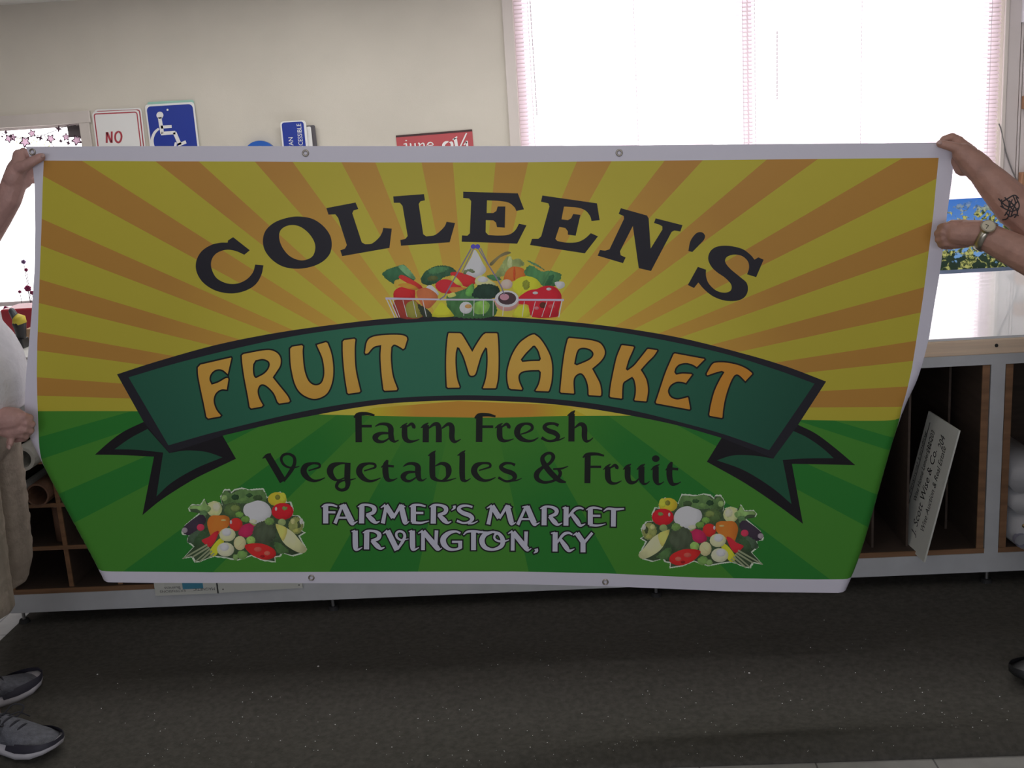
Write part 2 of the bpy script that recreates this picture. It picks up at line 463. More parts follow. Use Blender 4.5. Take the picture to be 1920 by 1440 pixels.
# ---- the sheet and its printed field
SHEET = [(48, 275), (300, 274), (573, 274), (960, 274), (1300, 271.5), (1640, 268.5), (1755, 267.5), (1786, 272), (1789, 290), (1785, 335), (1776, 400),
         (1764, 500), (1752, 570), (1742, 633), (1727, 694), (1717, 744), (1709, 815), (1706, 900), (1702, 1000), (1698, 1113), (1600, 1112), (1460, 1110.5),
         (1360, 1108.5), (1160, 1100), (960, 1095), (600, 1093.5), (287, 1093), (210, 1092), (130, 1092), (66, 1092), (62, 1000), (56, 900), (52, 829),
         (46, 762), (47, 735), (50, 690), (53, 660), (59, 590), (62.5, 540), (65, 500), (66, 430), (65, 350), (62, 318), (58, 300)]
FIELD = [(82, 301), (300, 302.5), (480, 303), (700, 304.5), (960, 304.5), (1300, 300.5), (1640, 297), (1760, 296), (1755, 345), (1750, 400), (1738, 500), (1731, 555),
         (1719, 633), (1710, 690), (1700, 735), (1692, 767), (1688, 815), (1684, 900), (1680, 1000), (1676, 1085), (1600, 1086), (1530, 1086.5), (1460, 1085.5), (1310, 1083),
         (1135, 1075), (960, 1071.5), (700, 1072), (400, 1073), (210, 1071.5), (150, 1069), (90, 1068), (85, 1000), (79, 900), (73, 829), (72, 800), (70, 750), (69, 700),
         (70, 640), (73, 560), (75, 500), (78, 420), (80, 350)]
SUN = (886, 768)


def mixc(a, b, t):
    t = max(0, min(1, t)); return tuple(x+(y-x)*t for x, y in zip(a, b))


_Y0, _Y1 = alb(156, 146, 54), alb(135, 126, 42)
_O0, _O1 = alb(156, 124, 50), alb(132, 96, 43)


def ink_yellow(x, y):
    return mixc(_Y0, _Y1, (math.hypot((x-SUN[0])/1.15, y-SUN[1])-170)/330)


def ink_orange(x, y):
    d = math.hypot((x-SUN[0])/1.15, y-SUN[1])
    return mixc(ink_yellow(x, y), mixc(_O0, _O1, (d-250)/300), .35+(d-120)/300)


layer('printed_sheet', [SHEET], (.76, .735, .83))
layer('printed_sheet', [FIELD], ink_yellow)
_L = lambda x, y: (50+x/2.1333, 280+y/2.1333)
_Rr = lambda x, y: (900+x/2.1333, 280+y/2.1333)
RAYS = [(_L(220, 45), _L(72, 110), _L(72, 45)), (_L(515, 48), _L(690, 50)), (_L(915, 52), _L(1065, 52)), (_L(1260, 54), _L(1395, 54)), (_L(1580, 56), _L(1705, 56)),
        (_Rr(62, 57), _Rr(192, 55)), (_Rr(385, 55), _Rr(525, 50)), (_Rr(735, 50), _Rr(890, 45)), (_Rr(1145, 43), _Rr(1350, 40)),
        (_Rr(1685, 38), _Rr(1830, 115), _Rr(1835, 38)), (_Rr(1800, 293), _Rr(1785, 410)), (_Rr(1775, 552), _Rr(1765, 652)), (_Rr(1750, 765), _Rr(1742, 845)), (_Rr(1722, 948), _Rr(1712, 1030)),
        (_L(65, 280), _L(58, 385)), (_L(52, 520), _L(50, 615)), (_L(48, 730), _L(46, 805)), (_L(46, 912), _L(46, 985))]


def ray(c, a, b, k=1.12):
    far = lambda p: (c[0]+(p[0]-c[0])*k, c[1]+(p[1]-c[1])*k)
    return [c, far(a), far(b)]


for q in RAYS:
    a, b = q[0], q[1]
    if len(q) == 3:
        c0 = q[2]; far = lambda p: (SUN[0]+(p[0]-SUN[0])*1.12, SUN[1]+(p[1]-SUN[1])*1.12)
        o = [SUN, far(a), far(c0), far(b)]
    else: o = ray(SUN, a, b)
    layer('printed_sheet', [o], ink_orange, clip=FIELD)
layer('printed_sheet', [[(640, 790), (700, 765), (860, 752), (1060, 760), (1120, 790)]], lambda x, y: mixc(alb(150, 108, 40), alb(150, 136, 36), (abs(x-886)-110)/70), clip=FIELD)
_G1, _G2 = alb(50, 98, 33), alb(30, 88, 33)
HORIZ = [(30, 771), (256, 771), (500, 775), (886, 783), (1059, 780), (1300, 780), (1500, 787), (1640, 789), (1690, 786), (1760, 780)]
GREEN = [tuple(q) for q in cr(HORIZ, False, 4)]+[(1760, 1200), (30, 1200)]
layer('printed_sheet', [GREEN], _G1, clip=FIELD)
GC = (886, 592)
for a, b in [((72, 820), (74, 862)), ((101, 930), (132, 984)), ((233, 1070), (399, 1073)), ((619, 1069), (784, 1070)), ((991, 1071), (1155, 1073)), ((1375, 1083), (1548, 1080)),
             ((1628, 989), (1649, 930)), ((1684, 850), (1689, 825))]:
    o = ray(GC, a, b, 1.1)
    layer('printed_sheet', [o], lambda x, y: mixc(_G1, _G2, (math.hypot(x-886, y-620)-180)/180), clip='GREEN')

# ---- the ribbon
A6 = dict(ox=180, oy=580, k=2.6667); A7 = dict(ox=880, oy=580, k=2.526)
p6 = lambda x, y, *s: (180+x/2.6667, 580+y/2.6667, *s)
p7 = lambda x, y, *s: (880+x/2.526, 580+y/2.526, *s)
BLACK = alb(27, 26, 31)
BLK2 = alb(20, 18, 21)
rib_out = outl([p6(105, 325), p6(300, 262, S_), p6(600, 178, S_), p6(900, 118, S_), p6(1200, 75, S_), p6(1500, 42, S_), p6(1800, 29, S_), p7(100, 32, S_), p7(400, 52, S_), p7(700, 85, S_),
                p7(1000, 135, S_), p7(1300, 210, S_), p7(1500, 270, S_), p7(1690, 342), p7(1555, 550), p7(1440, 706), p7(1195, 609), p7(1000, 553, S_), p7(800, 510, S_), p7(600, 475, S_), p7(400, 450, S_),
                p7(200, 437, S_), p6(1800, 455, S_), p6(1500, 468, S_), p6(1300, 492, S_), p6(1100, 528, S_), p6(900, 568, S_), p6(632, 632), p6(368, 718), p6(238, 563)])
rib_in = outl([p6(163, 340), p6(400, 270, S_), p6(700, 195, S_), p6(1000, 132, S_), p6(1300, 90, S_), p6(1600, 65, S_), p6(1800, 56, S_), p7(100, 54, S_), p7(300, 64, S_), p7(600, 92, S_),
               p7(900, 142, S_), p7(1200, 208, S_), p7(1450, 285, S_), p7(1635, 352), p7(1420, 667), p7(1200, 590, S_), p7(1000, 535, S_), p7(800, 485, S_), p7(600, 448, S_), p7(400, 425, S_),
               p7(200, 412, S_), p6(1800, 430, S_), p6(1500, 443, S_), p6(1300, 465, S_), p6(1100, 498, S_), p6(900, 540, S_), p6(630, 605, S_), p6(500, 640, S_), p6(362, 680)])
layer('ribbon', [outl([p6(240, 562), p6(140, 610, S_), p6(70, 660, S_), p6(-6, 727), p6(130, 729, S_), p6(290, 737), p6(232, 1029), p6(330, 950, S_), p6(480, 855, S_), p6(600, 795, S_),
                       p6(700, 747), p6(632, 630), p6(368, 690)]),
                 outl([p7(1555, 546), p7(1640, 588, S_), p7(1730, 655, S_), p7(1828, 738), p7(1650, 734, S_), p7(1528, 732), p7(1580, 1016), p7(1450, 920, S_), p7(1300, 820, S_), p7(1125, 722),
                       p7(1196, 606), p7(1440, 680)])], BLK2)
TAIL = alb(25, 62, 44)
layer('ribbon', [outl([p6(258, 598), p6(170, 645, S_), p6(92, 700), p6(200, 702, S_), p6(336, 716), p6(302, 936), p6(380, 865, S_), p6(500, 795, S_), p6(632, 740), p6(550, 713, S_), p6(450, 706, S_), p6(366, 719)]),
                 outl([p7(1530, 574), p7(1600, 607, S_), p7(1670, 655, S_), p7(1726, 705), p7(1600, 706, S_), p7(1484, 713), p7(1526, 922), p7(1430, 842, S_), p7(1300, 762, S_), p7(1172, 715), p7(1250, 692, S_),
                       p7(1350, 693, S_), p7(1440, 707)])], TAIL)
layer('ribbon', [rib_out], BLACK)
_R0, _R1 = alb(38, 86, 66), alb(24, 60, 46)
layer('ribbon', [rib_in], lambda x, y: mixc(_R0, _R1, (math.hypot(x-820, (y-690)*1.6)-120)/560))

# ---- the name
CB = dict(ox=340, oy=340, k=3.4286); EB = dict(ox=860, oy=340, k=3.2)
T = lambda pts: [tuple(p) if len(p) < 3 else (p[0], p[1], S_) for p in pts]
NAME = [
 outl(T([(300, 380), (333, 359), (440, 443), (405, 472), (350, 448, 1), (290, 440, 1), (230, 460, 1), (197, 500, 1), (193, 555, 1), (225, 620, 1), (290, 655, 1), (360, 657, 1), (420, 630, 1), (460, 585, 1), (475, 535),
         (528, 540), (515, 600, 1), (480, 660, 1), (420, 700, 1), (340, 720, 1), (260, 714, 1), (190, 688, 1), (130, 640, 1), (96, 575, 1), (97, 510, 1), (130, 450, 1), (190, 410, 1), (250, 395, 1), (298, 394)]), **CB),
 outl(T([(745, 226, 1), (840, 240, 1), (910, 285, 1), (955, 345, 1), (967, 405, 1), (955, 465, 1), (910, 515, 1), (840, 548, 1), (750, 562, 1), (660, 550, 1), (590, 510, 1), (540, 450, 1), (524, 385, 1), (540, 320, 1), (590, 270, 1), (660, 240, 1)]), **CB),
 outl(T([(932, 172), (1120, 136), (1138, 178), (1108, 187), (1099, 205), (1160, 392), (1182, 405), (1225, 400, 1), (1268, 365, 1), (1290, 330, 1), (1298, 299), (1353, 304), (1338, 428), (1034, 481), (1022, 444), (1052, 432), (1064, 410), (1008, 235), (990, 212), (946, 214)]), **CB),
 outl(T([(1362, 97), (1560, 82), (1566, 122), (1538, 128), (1526, 145), (1555, 340), (1575, 354), (1630, 345, 1), (1672, 312, 1), (1695, 285, 1), (1705, 260), (1760, 268), (1725, 392), (1412, 414), (1408, 377), (1440, 370), (1455, 352), (1422, 158), (1405, 138), (1366, 138)]), **CB),
 outl(T([(27, 62), (355, 72), (392, 168), (346, 178), (334, 155, 1), (300, 128, 1), (245, 118, 1), (170, 114), (168, 190), (208, 190), (226, 178), (234, 151), (280, 151), (277, 278), (230, 275), (224, 248), (208, 234), (163, 233), (162, 305), (178, 322), (240, 325, 1), (300, 320, 1), (338, 295, 1), (362, 254), (407, 264), (351, 374), (18, 362), (20, 324), (52, 326), (67, 312), (75, 118), (62, 103), (27, 100)]), **EB),
 outl(T([(502, 85), (830, 132), (846, 233), (797, 238), (788, 208, 1), (760, 175, 1), (715, 158, 1), (643, 152), (632, 152), (617, 228), (655, 233), (675, 222), (687, 196), (731, 201), (702, 326), (655, 320), (655, 300), (640, 280), (604, 274), (580, 345), (592, 358), (650, 368, 1), (710, 365, 1), (755, 345, 1), (793, 311), (836, 330), (757, 432), (428, 382), (440, 345), (478, 345), (495, 330), (545, 150), (538, 132), (494, 122)]), **EB),
 outl(T([(973, 161), (1130, 205), (1140, 222), (1152, 403), (1222, 290), (1222, 270), (1205, 260), (1172, 250), (1182, 222), (1343, 263), (1330, 301), (1295, 295), (1278, 303), (1154, 538), (1081, 521), (1078, 505), (1045, 268), (968, 420), (972, 443), (1002, 457), (986, 491), (834, 446), (848, 412), (878, 416), (905, 408), (992, 225), (990, 208), (960, 195)]), **EB),
 outl(T([(1378, 418), (1388, 365, 1), (1408, 330, 1), (1432, 308, 1), (1460, 306, 1), (1478, 325, 1), (1472, 350, 1), (1445, 380, 1), (1402, 424)]), **EB),
 outl(T([(1830, 470), (1785, 575), (1730, 558), (1742, 520, 1), (1735, 480, 1), (1700, 448, 1), (1650, 440, 1), (1608, 455, 1), (1600, 485, 1), (1630, 525, 1), (1690, 575, 1), (1728, 610, 1), (1735, 655, 1), (1715, 695, 1), (1670, 716, 1), (1600, 716, 1), (1530, 692, 1), (1475, 650, 1), (1438, 607), (1412, 640), (1375, 622), (1435, 513), (1484, 530), (1485, 572, 1), (1502, 615, 1), (1545, 655, 1), (1595, 668, 1), (1632, 655, 1), (1635, 620, 1), (1600, 580, 1), (1550, 545, 1), (1515, 510, 1), (1497, 465, 1), (1510, 420, 1), (1550, 392, 1), (1620, 387, 1), (1700, 405, 1), (1750, 440, 1), (1775, 470), (1798, 456)]), **EB)]
O_IN = outl(T([(720, 281, 1), (770, 295, 1), (820, 335, 1), (855, 390, 1), (860, 440, 1), (840, 485, 1), (790, 507, 1), (740, 502, 1), (690, 475, 1), (650, 425, 1), (630, 370, 1), (635, 320, 1), (670, 290, 1)]), **CB)
layer('name_lettering', NAME, BLACK, holes=[O_IN])

# ---- lettering on the ribbon
M6 = dict(ox=820, oy=600, k=6.0); K6 = dict(ox=1120, oy=620, k=6.0)
FM = [
 outl(T([(505, 290), (520, 273), (676, 237), (681, 244), (661, 331), (630, 306, 1), (600, 306, 1), (578, 325, 1), (571, 350, 1), (580, 372), (610, 362, 1), (645, 342, 1), (662, 339), (666, 350), (657, 405), (625, 405, 1), (600, 425, 1), (592, 460, 1), (605, 500, 1), (629, 530), (622, 539), (560, 550), (549, 540), (535, 470, 1), (518, 390, 1), (507, 330, 1)]), **A6),
 outl(T([(725, 230), (735, 220), (850, 200, 1), (900, 210, 1), (925, 240, 1), (925, 280, 1), (905, 315, 1), (888, 340), (920, 380, 1), (960, 430, 1), (974, 459), (965, 468), (915, 475), (905, 465), (885, 420, 1), (850, 385, 1), (825, 380, 1), (812, 405, 1), (818, 440, 1), (839, 480), (830, 490), (775, 500), (765, 490), (755, 430, 1), (738, 340, 1), (728, 270, 1)]), **A6),
 outl(T([(967, 195), (980, 183), (1030, 175), (1039, 183), (1037, 220, 1), (1045, 300, 1), (1065, 355, 1), (1095, 376, 1), (1125, 365, 1), (1138, 320, 1), (1130, 250, 1), (1103, 185), (1100, 175), (1150, 160), (1161, 166), (1180, 220, 1), (1190, 290, 1), (1185, 360, 1), (1160, 420, 1), (1115, 448, 1), (1070, 448, 1), (1020, 420, 1), (990, 370, 1), (972, 290, 1), (968, 240, 1)]), **A6),
 outl(T([(1230, 160), (1240, 150), (1292, 143), (1301, 150), (1297, 200, 1), (1302, 300, 1), (1326, 410), (1318, 418), (1262, 426), (1254, 420), (1240, 330, 1), (1231, 230, 1)]), **A6),
 outl(T([(1341, 217), (1352, 160, 1), (1380, 135, 1), (1440, 125, 1), (1520, 124, 1), (1553, 134, 1), (1560, 150), (1546, 196), (1535, 203), (1515, 190, 1), (1492, 180, 1), (1480, 190), (1478, 250, 1), (1487, 330, 1), (1511, 398), (1505, 408), (1442, 411), (1434, 402), (1425, 330, 1), (1419, 240, 1), (1422, 183), (1390, 192, 1), (1362, 223), (1347, 227)]), **A6),
 outl(T([(118, 145), (130, 138), (255, 140), (275, 150), (300, 185, 1), (345, 260, 1), (393, 342), (440, 260, 1), (500, 172, 1), (540, 140), (667, 140), (683, 150), (692, 250, 1), (697, 450, 1), (690, 650, 1), (668, 765), (655, 776), (515, 776), (504, 765), (530, 690, 1), (548, 600, 1), (558, 450, 1), (552, 325), (543, 320), (500, 400, 1), (460, 530, 1), (435, 610, 1), (400, 635, 1), (360, 625, 1), (335, 560, 1), (290, 420, 1), (240, 320), (228, 317), (215, 380, 1), (213, 500, 1), (228, 650, 1), (259, 750), (252, 769), (115, 771), (99, 755), (92, 600, 1), (92, 400, 1), (105, 220, 1)]), **M6),
 outl(T([(1097, 154), (1160, 203, 1), (1230, 305, 1), (1282, 420, 1), (1300, 540, 1), (1292, 690, 1), (1265, 797), (1250, 811), (1110, 806), (1094, 795), (1130, 730, 1), (1150, 660, 1), (1156, 590), (1140, 571), (1040, 574, 1), (960, 588, 1), (923, 625, 1), (928, 690, 1), (963, 772), (955, 793), (830, 786), (800, 770), (781, 680, 1), (783, 560, 1), (830, 400, 1), (910, 265, 1), (1000, 190, 1), (1060, 159, 1)]), **M6),
 outl(T([(1460, 213), (1480, 194), (1640, 208, 1), (1760, 226, 1), (1840, 258, 1), (1887, 330, 1), (1887, 400, 1), (1840, 472, 1), (1752, 550), (1790, 620, 1), (1835, 710, 1), (1852, 800, 1), (1850, 850), (1835, 861), (1705, 854), (1694, 840), (1690, 760, 1), (1670, 680, 1), (1635, 620, 1), (1600, 608, 1), (1555, 640, 1), (1540, 700, 1), (1547, 825), (1535, 836), (1390, 826), (1374, 810), (1385, 690, 1), (1405, 500, 1), (1430, 340, 1)]), **M6),
 outl(T([(265, 160), (280, 154), (410, 171), (421, 185), (400, 240, 1), (360, 330, 1), (330, 430), (340, 439), (410, 385, 1), (480, 300, 1), (555, 205), (570, 196), (676, 212), (684, 225), (640, 290, 1), (570, 360, 1), (498, 441), (535, 500, 1), (565, 570, 1), (578, 680, 1), (560, 796), (550, 804), (420, 794), (407, 780), (422, 720, 1), (425, 640, 1), (410, 560, 1), (390, 529), (340, 560, 1), (300, 590, 1), (290, 650, 1), (286, 765), (270, 773), (145, 756), (131, 740), (140, 640, 1), (165, 500, 1), (210, 300, 1)]), **K6),
 outl(T([(850, 260), (870, 247), (1205, 309), (1216, 325), (1120, 421), (1070, 390, 1), (1000, 372, 1), (930, 385, 1), (890, 420, 1), (875, 465), (890, 486), (960, 475, 1), (1060, 480), (1076, 495), (1000, 598), (950, 585, 1), (890, 585, 1), (830, 620, 1), (803, 680, 1), (830, 740, 1), (890, 765, 1), (950, 758, 1), (1020, 739), (1031, 755), (1053, 880), (1040, 896), (660, 826), (648, 805), (690, 680, 1), (760, 470, 1)]), **K6),
 outl(T([(1225, 503), (1221, 485), (1250, 430, 1), (1290, 370, 1), (1340, 350, 1), (1450, 351, 1), (1580, 377, 1), (1680, 420, 1), (1746, 470), (1751, 490), (1665, 581), (1640, 555, 1), (1600, 515, 1), (1570, 501, 1), (1540, 520, 1), (1495, 610, 1), (1450, 750, 1), (1425, 880, 1), (1416, 980), (1400, 991), (1260, 966), (1251, 945), (1270, 830, 1), (1310, 680, 1), (1370, 550, 1), (1418, 470), (1400, 461), (1330, 480, 1), (1240, 511)]), **K6)]
FMH = [outl(T([(790, 275), (800, 258), (835, 252, 1), (862, 265, 1), (862, 290, 1), (840, 318, 1), (800, 340), (792, 330, 1), (788, 300, 1)]), **A6),
       outl(T([(1080, 298), (1095, 298), (1130, 350, 1), (1156, 435), (1145, 453), (1050, 455, 1), (960, 463), (949, 445), (1000, 380, 1)]), **M6),
       outl(T([(1549, 490), (1560, 430, 1), (1575, 370, 1), (1600, 330, 1), (1650, 321, 1), (1710, 335, 1), (1746, 370, 1), (1740, 410, 1), (1690, 450, 1), (1570, 501)]), **M6)]
_F0, _F1 = alb(176, 126, 56), alb(150, 101, 36)
for part, W_, H_ in (('ribbon_lettering', FM[:5], FMH[:1]), ('ribbon_lettering#2', FM[5:], FMH[1:])):
    layer(part, [grown(p, 1.5) for p in W_], BLK2, holes=[grown(p, -1.5) for p in H_])
    layer(part, [grown(p, -1.5) for p in W_], lambda x, y: mixc(_F0, _F1, max((x-1000)/380, (y-690)/160, (480-x)/300)), holes=[grown(p, 1.5) for p in H_])

# ---- the slogan, in a broad-nibbed hand
Q1 = dict(ox=640, oy=760, k=3.918); Q2 = dict(ox=480, oy=830, k=4.571); Q3 = dict(ox=880, oy=830, k=4.571)
sh = lambda st, dx, dy=0: [[(x+dx, y+dy, w) for x, y, w in s] for s in st]
e_ = [[(450, 240, 12), (510, 222, 14), (545, 208, 20), (538, 182, 22), (480, 178, 22), (425, 200, 46), (408, 250, 54), (440, 300, 44), (490, 326, 26), (540, 322, 18), (592, 300, 7)]]
SLOGAN = []
for st in [[(126, 72, 48), (128, 272, 48)], [(92, 90, 12), (125, 66, 28), (190, 62, 24), (244, 74, 14)], [(145, 153, 20), (224, 153, 20)],
           [(248, 155, 6), (285, 138, 18), (335, 140, 26), (362, 165, 40), (364, 210, 40), (370, 245, 40), (392, 266, 18), (422, 255, 6)], [(350, 205, 16), (290, 206, 24), (250, 232, 44), (265, 262, 30), (310, 266, 18), (355, 240, 10)],
           [(432, 165, 5), (460, 148, 18), (485, 130, 6)], [(465, 145, 40), (466, 230, 42), (490, 262, 30), (530, 264, 16), (574, 250, 6)], [(478, 160, 10), (515, 136, 22), (532, 156, 28), (530, 170, 20)],
           [(584, 165, 5), (612, 148, 22), (640, 128, 6)], [(621, 145, 46), (620, 272, 46)], [(640, 170, 10), (685, 138, 26), (714, 158, 42), (716, 272, 44)], [(738, 170, 10), (785, 138, 26), (812, 160, 40), (812, 235, 40), (828, 264, 28), (850, 264, 14), (878, 248, 6)],
           [(1014, 78, 48), (1012, 270, 48)], [(980, 95, 12), (1012, 72, 28), (1080, 70, 24), (1133, 82, 14)], [(1030, 157, 20), (1116, 157, 20)],
           [(1128, 168, 5), (1158, 148, 18), (1185, 132, 6)], [(1163, 148, 40), (1164, 230, 42), (1186, 258, 28), (1222, 260, 16), (1266, 246, 6)], [(1176, 162, 10), (1212, 138, 22), (1230, 156, 28), (1228, 170, 20)],
           [(1320, 212, 10), (1368, 196, 14), (1402, 172, 22), (1392, 142, 22), (1345, 136, 20), (1304, 160, 40), (1292, 205, 46), (1320, 245, 36), (1370, 262, 22), (1410, 258, 16), (1448, 237, 6)],
           [(1596, 148, 24), (1560, 134, 20), (1512, 138, 24), (1492, 162, 30), (1520, 186, 36), (1570, 204, 36), (1592, 230, 32), (1570, 256, 22), (1520, 262, 18), (1470, 238, 24)], [(1560, 258, 14), (1600, 254, 12), (1642, 236, 6)],
           [(1660, 76, 6), (1695, 58, 26), (1716, 38, 6)], [(1692, 62, 46), (1690, 266, 46)], [(1708, 170, 8), (1755, 138, 26), (1785, 160, 40), (1786, 230, 40), (1798, 260, 28), (1822, 260, 14), (1850, 238, 6)]]:
    SLOGAN.append((st, Q1))
for st in ([[(55, 136, 6), (95, 110, 28), (128, 92, 6)], [(98, 105, 58), (232, 332, 62)], [(236, 332, 20), (300, 240, 34), (330, 180, 30), (326, 125, 28), (285, 98, 22), (236, 105, 24), (216, 142, 24), (238, 188, 22), (282, 212, 18), (332, 213, 14), (373, 202, 6)]]
           + e_ + [[(808, 178, 8), (720, 178, 22), (655, 200, 50), (634, 245, 56), (655, 295, 44), (700, 322, 18), (762, 300, 10)], [(786, 172, 50), (782, 300, 52), (788, 350, 44), (772, 394, 32), (728, 406, 26), (692, 382, 28), (704, 342, 28), (752, 324, 14), (812, 318, 14), (856, 306, 6)]]
           + sh(e_, 476, 2) + [[(1128, 148, 18), (1110, 195, 48), (1112, 270, 52), (1130, 316, 40), (1170, 322, 18), (1212, 304, 6)], [(1072, 213, 6), (1100, 198, 20), (1182, 203, 20)],
           [(1262, 205, 8), (1300, 182, 22), (1350, 180, 28), (1386, 205, 48), (1388, 260, 50), (1398, 308, 40), (1428, 324, 16), (1462, 304, 6)], [(1372, 250, 16), (1300, 255, 28), (1262, 288, 48), (1280, 322, 30), (1322, 328, 20), (1372, 298, 12)],
           [(1474, 112, 6), (1512, 94, 30), (1540, 68, 6)], [(1512, 92, 50), (1512, 270, 50), (1530, 308, 36), (1572, 326, 20), (1640, 325, 18), (1716, 304, 6)], [(1532, 202, 8), (1590, 178, 26), (1640, 198, 44), (1652, 245, 50), (1638, 295, 30), (1596, 326, 12)],
           [(1726, 110, 6), (1764, 92, 28), (1794, 66, 6)], [(1768, 88, 48), (1768, 288, 48), (1786, 324, 30), (1810, 325, 14), (1840, 306, 6)]]):
    SLOGAN.append((st, Q2))
for st in (sh(e_, -367, -2) + [[(392, 192, 26), (358, 178, 20), (305, 178, 26), (270, 207, 34), (300, 237, 40), (368, 262, 42), (390, 292, 40), (368, 322, 24), (310, 330, 20), (248, 298, 22)], [(360, 328, 16), (410, 322, 12), (450, 304, 6)],
           [(828, 340, 14), (770, 322, 40), (700, 260, 50), (640, 180, 46), (627, 130, 36), (660, 95, 26), (700, 92, 26), (720, 125, 34), (690, 175, 26), (622, 217, 30), (578, 265, 46), (584, 312, 40), (640, 340, 26), (710, 330, 22), (762, 300, 28), (780, 260, 30), (764, 230, 24)], [(718, 228, 16), (790, 222, 18), (848, 202, 6)],
           [(1015, 100, 52), (1012, 348, 52)], [(972, 128, 10), (1010, 102, 30), (1090, 97, 26), (1155, 112, 16)], [(1030, 207, 22), (1130, 207, 22)],
           [(1146, 232, 5), (1180, 205, 20), (1212, 182, 6)], [(1186, 205, 46), (1188, 300, 50), (1212, 343, 32), (1258, 348, 18), (1306, 326, 6)], [(1202, 222, 10), (1245, 194, 26), (1264, 212, 32), (1262, 226, 22)],
           [(1318, 230, 6), (1352, 205, 28), (1388, 182, 6)], [(1358, 205, 50), (1358, 300, 50), (1382, 340, 36), (1425, 336, 20), (1462, 298, 10)], [(1434, 232, 6), (1472, 205, 28), (1506, 183, 6)], [(1476, 205, 52), (1476, 308, 50), (1492, 350, 28), (1520, 350, 14), (1546, 330, 6)],
           [(1556, 234, 6), (1592, 208, 24), (1630, 186, 6)], [(1598, 205, 52), (1598, 310, 52), (1616, 352, 28), (1640, 352, 14), (1668, 334, 6)],
           [(1736, 165, 18), (1718, 212, 48), (1716, 290, 50), (1736, 350, 38), (1776, 354, 18), (1814, 336, 6)], [(1680, 237, 6), (1710, 222, 22), (1790, 228, 22)]]):
    SLOGAN.append((st, Q3))
INKB = alb(20, 22, 20)
layer('slogan_lettering', [strk(s, **q) for s, q in SLOGAN]+[ell(1598, 137, 33, 29, **Q3)], INKB)

# ---- the address, white with a black edge
D1 = dict(ox=590, oy=930, k=6.194); D2 = dict(ox=880, oy=930, k=6.194)
R_ = [[(548, 108, 60), (545, 318, 60)], [(502, 127, 10), (555, 103, 26), (640, 108, 30), (692, 142, 50), (678, 192, 44), (600, 217, 24)], [(608, 215, 40), (670, 278, 56), (712, 308, 30), (755, 294, 10)]]
A_ = [[(285, 120, 14), (345, 100, 22)], [(322, 105, 30), (236, 318, 40)], [(335, 105, 62), (428, 298, 66), (458, 314, 26), (497, 294, 8)], [(270, 252, 24), (382, 252, 24)]]
M_ = [[(768, 137, 10), (822, 102, 28)], [(830, 112, 34), (792, 318, 48)], [(825, 108, 60), (916, 250, 62)], [(912, 258, 28), (1004, 102, 38)], [(1002, 106, 60), (1046, 288, 62), (1062, 318, 24), (1098, 294, 8)], [(1000, 105, 24), (1052, 127, 12)]]
E_ = [[(1146, 108, 60), (1146, 305, 60)], [(1103, 127, 10), (1146, 106, 26), (1220, 104, 26), (1288, 120, 18)], [(1170, 196, 26), (1262, 197, 26)], [(1130, 304, 32), (1230, 312, 26), (1328, 290, 10)]]
ADDR = []
for st in ([[(128, 108, 60), (128, 318, 60)], [(82, 127, 10), (125, 106, 28), (200, 104, 26), (262, 122, 18)], [(150, 188, 26), (242, 190, 26)]] + A_ + R_ + M_ + E_ + sh(R_, 832, 2)
           + [[(1620, 112, 34), (1622, 138, 28), (1588, 167, 6)], [(1832, 128, 24), (1770, 112, 24), (1702, 120, 34), (1672, 155, 42), (1722, 196, 48), (1800, 226, 50), (1830, 265, 46), (1790, 303, 26), (1722, 312, 22), (1652, 288, 28)], [(1780, 320, 22), (1840, 316, 18), (1894, 290, 8)]]
           + [[(428, 415, 12), (470, 403, 22)], [(470, 402, 60), (474, 588, 60), (496, 622, 30), (552, 598, 8)]] + sh(R_, 57, 302)
           + [[(792, 438, 10), (846, 402, 30)], [(846, 404, 62), (957, 628, 62)], [(960, 622, 22), (1020, 530, 36), (1046, 470, 34), (1030, 425, 28), (985, 410, 26), (950, 432, 28), (956, 478, 28), (1002, 510, 22), (1090, 498, 8)],
              [(1093, 415, 12), (1132, 403, 22)], [(1134, 402, 60), (1138, 588, 60), (1156, 622, 30), (1212, 598, 8)],
              [(1203, 434, 10), (1256, 402, 26)], [(1258, 410, 42), (1258, 628, 44)], [(1260, 410, 56), (1418, 598, 60), (1440, 622, 26), (1478, 604, 8)], [(1415, 400, 42), (1406, 595, 36)],
              [(1692, 432, 24), (1640, 412, 24), (1560, 430, 46), (1496, 490, 64), (1502, 560, 64), (1562, 615, 40), (1640, 620, 26), (1700, 596, 36)], [(1595, 532, 26), (1712, 532, 26)], [(1690, 525, 46), (1690, 605, 46)],
              [(1728, 452, 12), (1770, 416, 24), (1850, 410, 28), (1940, 420, 24), (2008, 424, 22), (1953+0, 418, 14)][:5], [(1845, 410, 56), (1845, 628, 56)]]):
    ADDR.append((st, D1))
